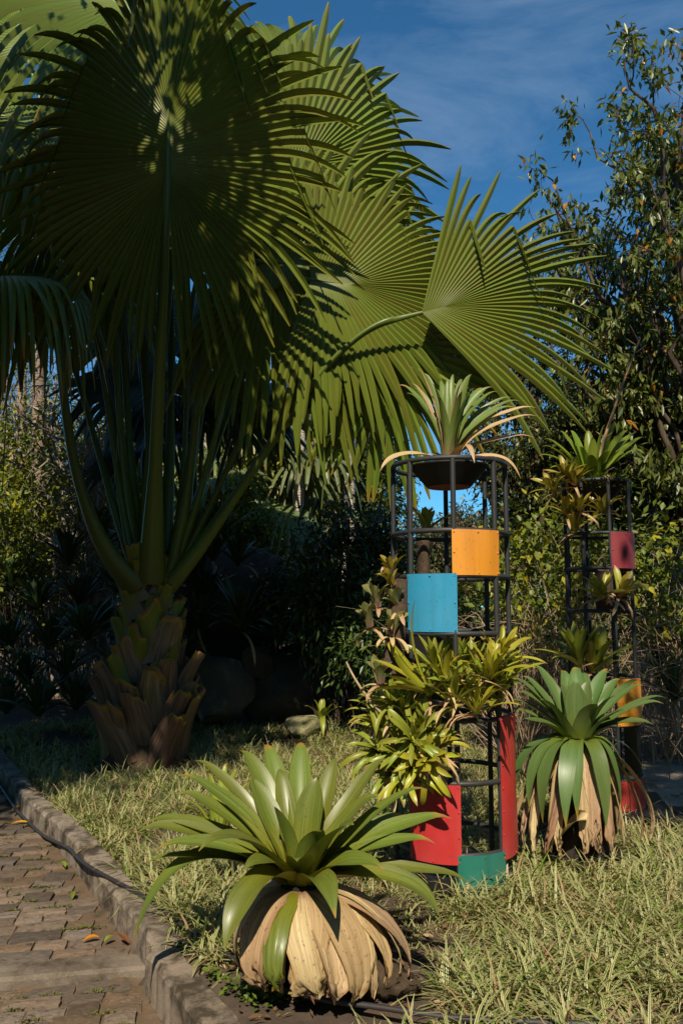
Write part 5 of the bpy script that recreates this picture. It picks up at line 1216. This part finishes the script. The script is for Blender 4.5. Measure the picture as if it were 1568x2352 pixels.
shrub('dim green scrub behind the far tower middle', at_ground(1400, 12.4), P(1400, 1380, 12.4), (1.3, .8, 1.2), 5200, (.12, .05), 'lf_dark', 88, 40, .010, 'drystem', .1)
shrub('dark undergrowth left of the palm base', at_ground(120, 15.5), P(120, 1330, 15.5), (2.2, .8, 1.0), 6000, (.14, .055), 'lf_dark', 89, 40, .012, shell=.1)
shrub('bright yellow-green undergrowth right behind the palm stalks', at_ground(540, 15.8), P(545, 1200, 15.8), (.8, .7, .8), 2400, (.11, .055), 'lf_yel', 90, 24, .012, shell=.1)
shrub('sunlit leafy bush round the foot of the ringed trunk', at_ground(60, 14.2), P(60, 1120, 14.2), (.8, .6, 1.3), 1500, (.14, .07), 'lf_yel', 92, 30, .012, 'greybark', .1, clump=34)
shrub('sunlit green bush behind the pale crooked limbs', at_ground(210, 16.0), P(210, 1080, 16.0), (1.0, .6, 1.6), 2600, (.14, .065), 'lf_mid', 93, 40, .012, 'greybark', .1, clump=40)
shrub('sunlit yellowish bush left of the palm stalks', at_ground(320, 15.2), P(310, 1130, 15.2), (.7, .6, 1.2), 1500, (.13, .06), 'lf_yel', 94, 30, .012, 'greybark', .1, clump=34)
# a mass of dry arching stems
mb = MB(); r = np.random.default_rng(91)
for i in range(240):
    u0 = r.uniform(1150, 1330) if i % 10 < 9 else r.uniform(1330, 1600); d = r.uniform(7.9, 10.0); b = at_ground(u0, d) if i < 4 else np.array([P(u0, 1400, d)[0], d, .02 * max(0, d - 10)])
    a = r.uniform(-1, 1); e = b + np.array([a * 1.9 + .2, r.normal(0, .5), r.uniform(.2, 1.7)]); c = b + np.array([a * r.uniform(-.6, 1.2), r.normal(0, .4), r.uniform(.5, 2.4)])
    p = bez(b, c, e, 9) + np.cumsum(r.normal(0, .012, (9, 3)), 0); tube(mb, p, np.linspace(1, .35, 9) * r.uniform(.003, .007), 4, close=False)
tag(mb.obj('dry_stem_tangle', M['drystem']), 'tangled mass of dry tan arching stems behind both towers', 'dry stems', kind='stuff')
# dark sword-leaved plants right of the far tower
for i, (u, v, d, lb) in enumerate(((1545, 1610, 8.9, 'dark sword-leaved plant low at the right picture edge'), (1510, 1560, 9.6, 'dark sword-leaved plant behind the far tower right side'), (1575, 1520, 9.4, 'taller sword-leaved plant cut by right edge'))):
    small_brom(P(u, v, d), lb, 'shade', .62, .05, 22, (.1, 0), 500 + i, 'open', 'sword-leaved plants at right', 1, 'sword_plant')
# hanging thin cords from the palm crown
for i, (u, v0, v1, d) in enumerate(((282, 700, 1060, 8.3), (20, 850, 1130, 8.6), (537, 760, 1010, 8.4), (752, 980, 1170, 8.4))):
    mb = MB(); p = P(u, v0, d) + (P(u - 14, v1, d) - P(u, v0, d)) * np.linspace(0, 1, 12)[:, None]; tube(mb, p, .006, 5)
    tag(mb.obj('hanging_fibre', M['petiole']), ['long thin fibre hanging beside the left palm stalks', 'long thin fibre hanging at the left picture edge', 'thin fibre hanging right of the central stalk', 'pale strand hanging between the white trunks'][i], 'fibre')

# unseen trees added across the path, crowns placed to shade the palm and bank
tree('shade_tree', 'unseen broad tree added left of the path to shade the palm', (-5.6, 2.6, -.1), (-2.75, 4.75, 9.25), (1.8, 2.4, 1.35), 28, 7, 21000, (.22, .10), .22, 'lf_mid', 'greybark', 95, sub=4, cluster=.25, low=-.9)
tree('shade_tree', 'third unseen tree added by the path to shade the far path', (-7.2, -.8, -.1), (-5.6, -.3, 8.0), (1.5, 1.1, 1.3), 16, 6, 6000, (.22, .10), .2, 'lf_mid', 'greybark', 97, sub=4, cluster=.25, low=-.9)
tree('shade_tree', 'fourth unseen tree added further along the path to shade the left bank', (-7.6, 4.8, -.1), (-5.3, 4.2, 8.1), (1.6, 1.6, 1.4), 20, 7, 10000, (.22, .10), .22, 'lf_mid', 'greybark', 98, sub=4, cluster=.25, low=-.9)
tree('shade_tree', 'second unseen tree added by the path to shade the bank', (-6.6, 1.4, -.1), (-3.7, 2.0, 8.3), (2.1, 1.6, 1.4), 24, 7, 7500, (.22, .10), .24, 'lf_mid', 'greybark', 96, sub=4, cluster=.25, low=-.9)

tree('shade_tree', 'slender unseen tree added right of the viewer to shade the far tower', (5.4, .2, -.05), (2.35, .9, 8.2), (1.05, 1.2, .9), 14, 6, 4200, (.2, .09), .14, 'lf_mid', 'greybark', 99, sub=4, cluster=.22, low=-.9)  # out of view, added so its crown darkens the far tower
# unseen trees added around the viewer to block much of the sky light
GT = [(8.0, 4.5, 6.0, 'right of the viewer beside the towers'), (7.5, -1.5, 6.5, 'close on the viewer right hand'), (7.5, -7.5, 7.0, 'behind the viewer on the right'), (2.0, -14.0, 5.0, 'far behind the viewer'), (-4.0, -13.0, 5.0, 'far behind the viewer on the left'), (-9.5, -4.5, 6.5, 'left behind the viewer past the path'), (-10.0, 2.5, 7.0, 'left of the viewer past the path'), (-10.5, 9.0, 6.5, 'left beyond the far end of the path')]
for i, (x, y, h, lb) in enumerate(GT):
    tree('sky_block_tree', 'unseen broad tree added to block sky light, standing ' + lb, (x, y, -.05), (x, y, h), (3.3, 3.3, 5.2), 20, 6, 6500, (.55, .28), .25, 'lf_dark', 'greybark', 600 + i, sub=3, cluster=.6, low=-.9)
